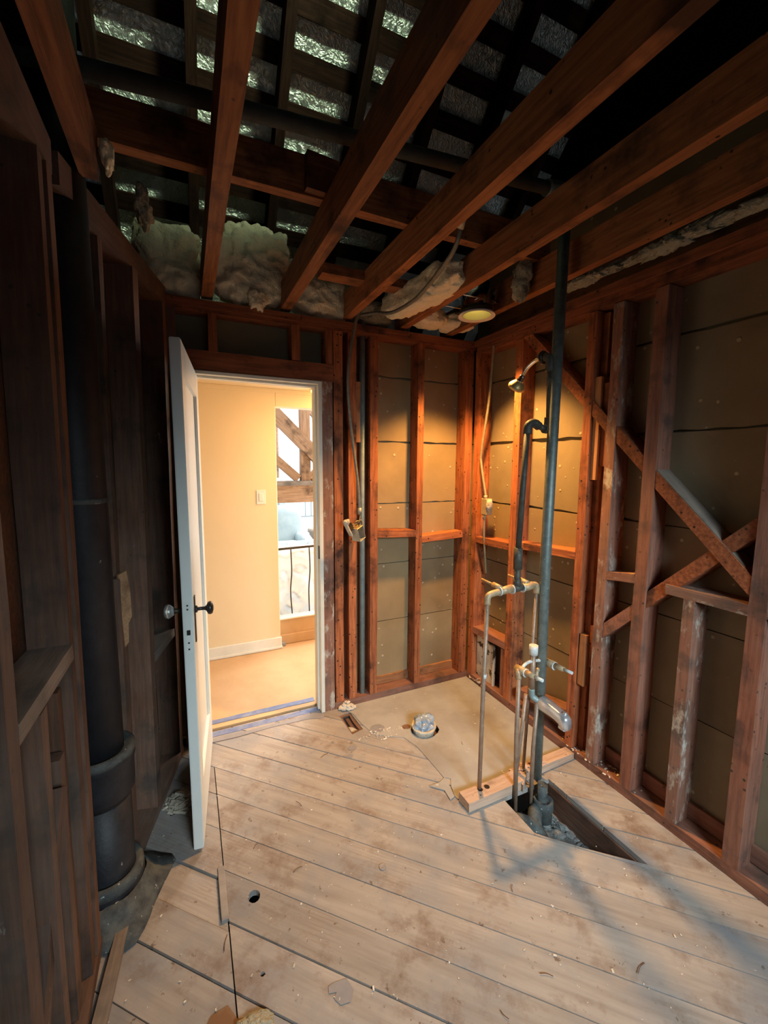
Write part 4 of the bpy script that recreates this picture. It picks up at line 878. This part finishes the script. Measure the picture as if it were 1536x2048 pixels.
def rbox(name, par, c, s, mat, Mx, bev=.001):
    bm = bmesh.new(); bmesh.ops.create_cube(bm, size=1)
    for v in bm.verts: v.co = Vector((v.co.x*s[0], v.co.y*s[1], v.co.z*s[2]))
    if bev: bmesh.ops.bevel(bm, geom=bm.edges[:], offset=bev, segments=1, affect='EDGES')
    return mobj(name, bm, mat, par, Mx @ Matrix.Translation(c))
rbox('box_side', hb, (.028, 0, 0), (.003, .060, .085), M['steel'], RB); rbox('box_side', hb, (0, 0, .041), (.055, .060, .003), M['old_brass'], RB); rbox('box_side', hb, (0, 0, -.041), (.055, .060, .003), M['steel'], RB); rbox('box_back', hb, (.0, .029, 0), (.055, .003, .085), M['steel'], RB); rbox('box_side', hb, (-.028, 0, 0), (.003, .060, .085), M['steel'], RB)
RB2 = Matrix.Translation((.850, 2.325, 1.165)) @ Matrix.Rotation(.4, 4, 'Z') @ Matrix.Rotation(-.55, 4, 'Y')
rbox('mounting_strap', hb, (0, 0, 0), (.010, .030, .105), M['plaster'], RB2, .003); rbox('switch_body', hb, (.020, 0, .005), (.032, .026, .055), M['brass_dark'], RB2, .003)
for k in range(5):
    p = Vector((.865+.01*k, 2.335, 1.18)); tube('wire', hb, spline([p, p+Vector((.02, jit(.02)-.01, .03+jit(.02))), p+Vector((.045, .0, .01+jit(.015))), p+Vector((.05, .012, -.03))], 5), .002, M['black'] if k % 2 else M['old_brass'], 6)
blob('plaster_clod', hb, (.838, 2.315, 1.205), (.018, .014, .022), M['plaster'], .5, 30, 3, 2)

ac = empty('armored_cable', (1.85, 2.34, 1.3), 'pale armored cable down the right wall beside the corner stud', 'cable')
ribbed('cable_hose', ac, [(1.80, 2.224, 2.30), (1.80, 2.255, 1.965), (1.797, 2.311, 1.64), (1.797, 2.306, 1.54), (1.80, 2.253, 1.335)], .0085, M['armor'])
ribbed('cable_hose', ac, [(1.80, 2.262, 1.20), (1.80, 2.262, 1.095), (1.815, 2.265, .96), (1.86, 2.30, .80)], .007, M['armor'])
rbx = empty('wall_junction_box', (1.85, 2.31, 1.27), 'crusted metal junction box on the armored cable', 'electrical box')
boxw('box', rbx, 1.785, 1.835, 2.225, 2.285, 1.215, 1.325, M['armor'], .004); blob('plaster_crust', rbx, (1.80, 2.218, 1.285), (.022, .020, .045), M['plaster'], .55, 26, 3, 4); tube('connector', rbx, [(1.80, 2.255, 1.32), (1.80, 2.257, 1.345)], .013, M['armor'], 12); tube('connector', rbx, [(1.80, 2.262, 1.185), (1.80, 2.262, 1.218)], .013, M['armor'], 12)
oc = empty('ceiling_cable', (1.0, 1.9, 2.4), 'grey cable looping below the joists from the cross beam to the top plate', 'cable')
ribbed('cable_hose', oc, [(.945, 1.36, 2.45), (.955, 1.42, 2.37), (.985, 1.55, 2.355), (1.03, 1.78, 2.35), (1.055, 1.95, 2.355), (1.045, 2.15, 2.365), (1.00, 2.28, 2.395), (.95, 2.36, 2.40)], .0085, M['conduit'])
tube('cable_clamp', oc, [(.943, 1.345, 2.46), (.948, 1.385, 2.41)], .013, M['steel'], 10)

# scorched tray in the corner of the right wall
ty = empty('scorched_panel', (1.86, 2.30, .05), 'burnt white metal access panel leaning in the low corner bay', 'panel')
prism('panel_face', ty, [(2.345, .050), (2.20, .035), (2.165, .040), (2.160, .30), (2.175, .322), (2.345, .350)], 0, 1.838, 1.843, M['burn'], jitter=.002)
prism('panel_rim', ty, [(2.160, .036), (2.152, .040), (2.148, .305), (2.165, .330), (2.345, .360), (2.345, .350), (2.175, .322), (2.160, .30)], 0, 1.828, 1.846, M['burn'])
chip_heap('plaster_crumbs', (1.81, 2.27, .02), .015, .09, 50, M['plaster'], 'white plaster bits below the scorched panel', .006, .02, .03)

# ================================================================== INSULATION
def batt(c, r, mat, label, amp=.30, freq=8, sub=6, seed=0, pw=3.3, rot=None, name='insulation_batt'):
    o = blob(name, None, c, r, M[mat], amp, freq, sub, seed, pw, rot); return tag(o, label, 'insulation', 'fiberglass insulation over the walls')
batt((-.03, 2.50, 2.55), (.150, .085, .165), 'insul', 'yellow insulation batt left of the first ceiling joist', seed=1)
o = batt((.365, 2.50, 2.59), (.225, .10, .205), 'insul', 'largest yellow insulation batt between the two left joists over the door', seed=2, rot=('Y', -.10))
batt((.375, 2.405, 2.40), (.045, .035, .055), 'insul', 'drooping yellow insulation tail over the plate above the door', seed=9, pw=2, sub=4, amp=.8, freq=22)
batt((.745, 2.490, 2.49), (.165, .085, .118), 'insul', 'pale yellow insulation batt between the second and third joists', seed=3, rot=('Y', .08))
batt((1.075, 2.48, 2.455), (.115, .07, .070), 'insul_grey', 'grey green insulation batt right of the third joist', seed=4)
batt((1.165, 2.05, 2.45), (.075, .30, .075), 'insul', 'long pale insulation strip beside the fourth joist', seed=5, rot=('Z', .12))
batt((1.40, 2.36, 2.445), (.10, .09, .050), 'insul', 'pinkish insulation wad behind the recessed light', seed=6)
batt((1.60, 2.35, 2.44), (.10, .09, .045), 'insul', 'insulation wad in the corner right of the recessed light', seed=16)
batt((1.53, 1.70, 2.44), (.036, .05, .10), 'insul_grey', 'hanging insulation tuft left of the vent pipe', seed=7, pw=2, sub=4, amp=.8, freq=22)
batt((1.715, 1.45, 2.405), (.035, .14, .022), 'insul_grey', 'insulation fringe on the right plate just past the vent pipe', seed=8, pw=2.5, amp=.7, freq=24)
batt((1.73, 1.10, 2.405), (.032, .19, .024), 'insul_grey', 'insulation fringe on the right plate above the diagonal brace', seed=10, pw=2.5, amp=.7, freq=24)
batt((1.74, .74, 2.402), (.030, .14, .020), 'insul_grey', 'insulation fringe on the right plate nearest the camera', seed=11, pw=2.5, amp=.7, freq=24)
batt((-.175, 1.60, 2.455), (.018, .030, .050), 'insul', 'small yellow insulation tuft high on the left plate', seed=12, pw=2, sub=4, amp=.8, freq=22)
batt((-.10, 1.85, 2.46), (.025, .055, .07), 'insul_grey', 'dim insulation scrap hanging on the splayed left plate', seed=13, pw=2, sub=4, amp=.8, freq=22)
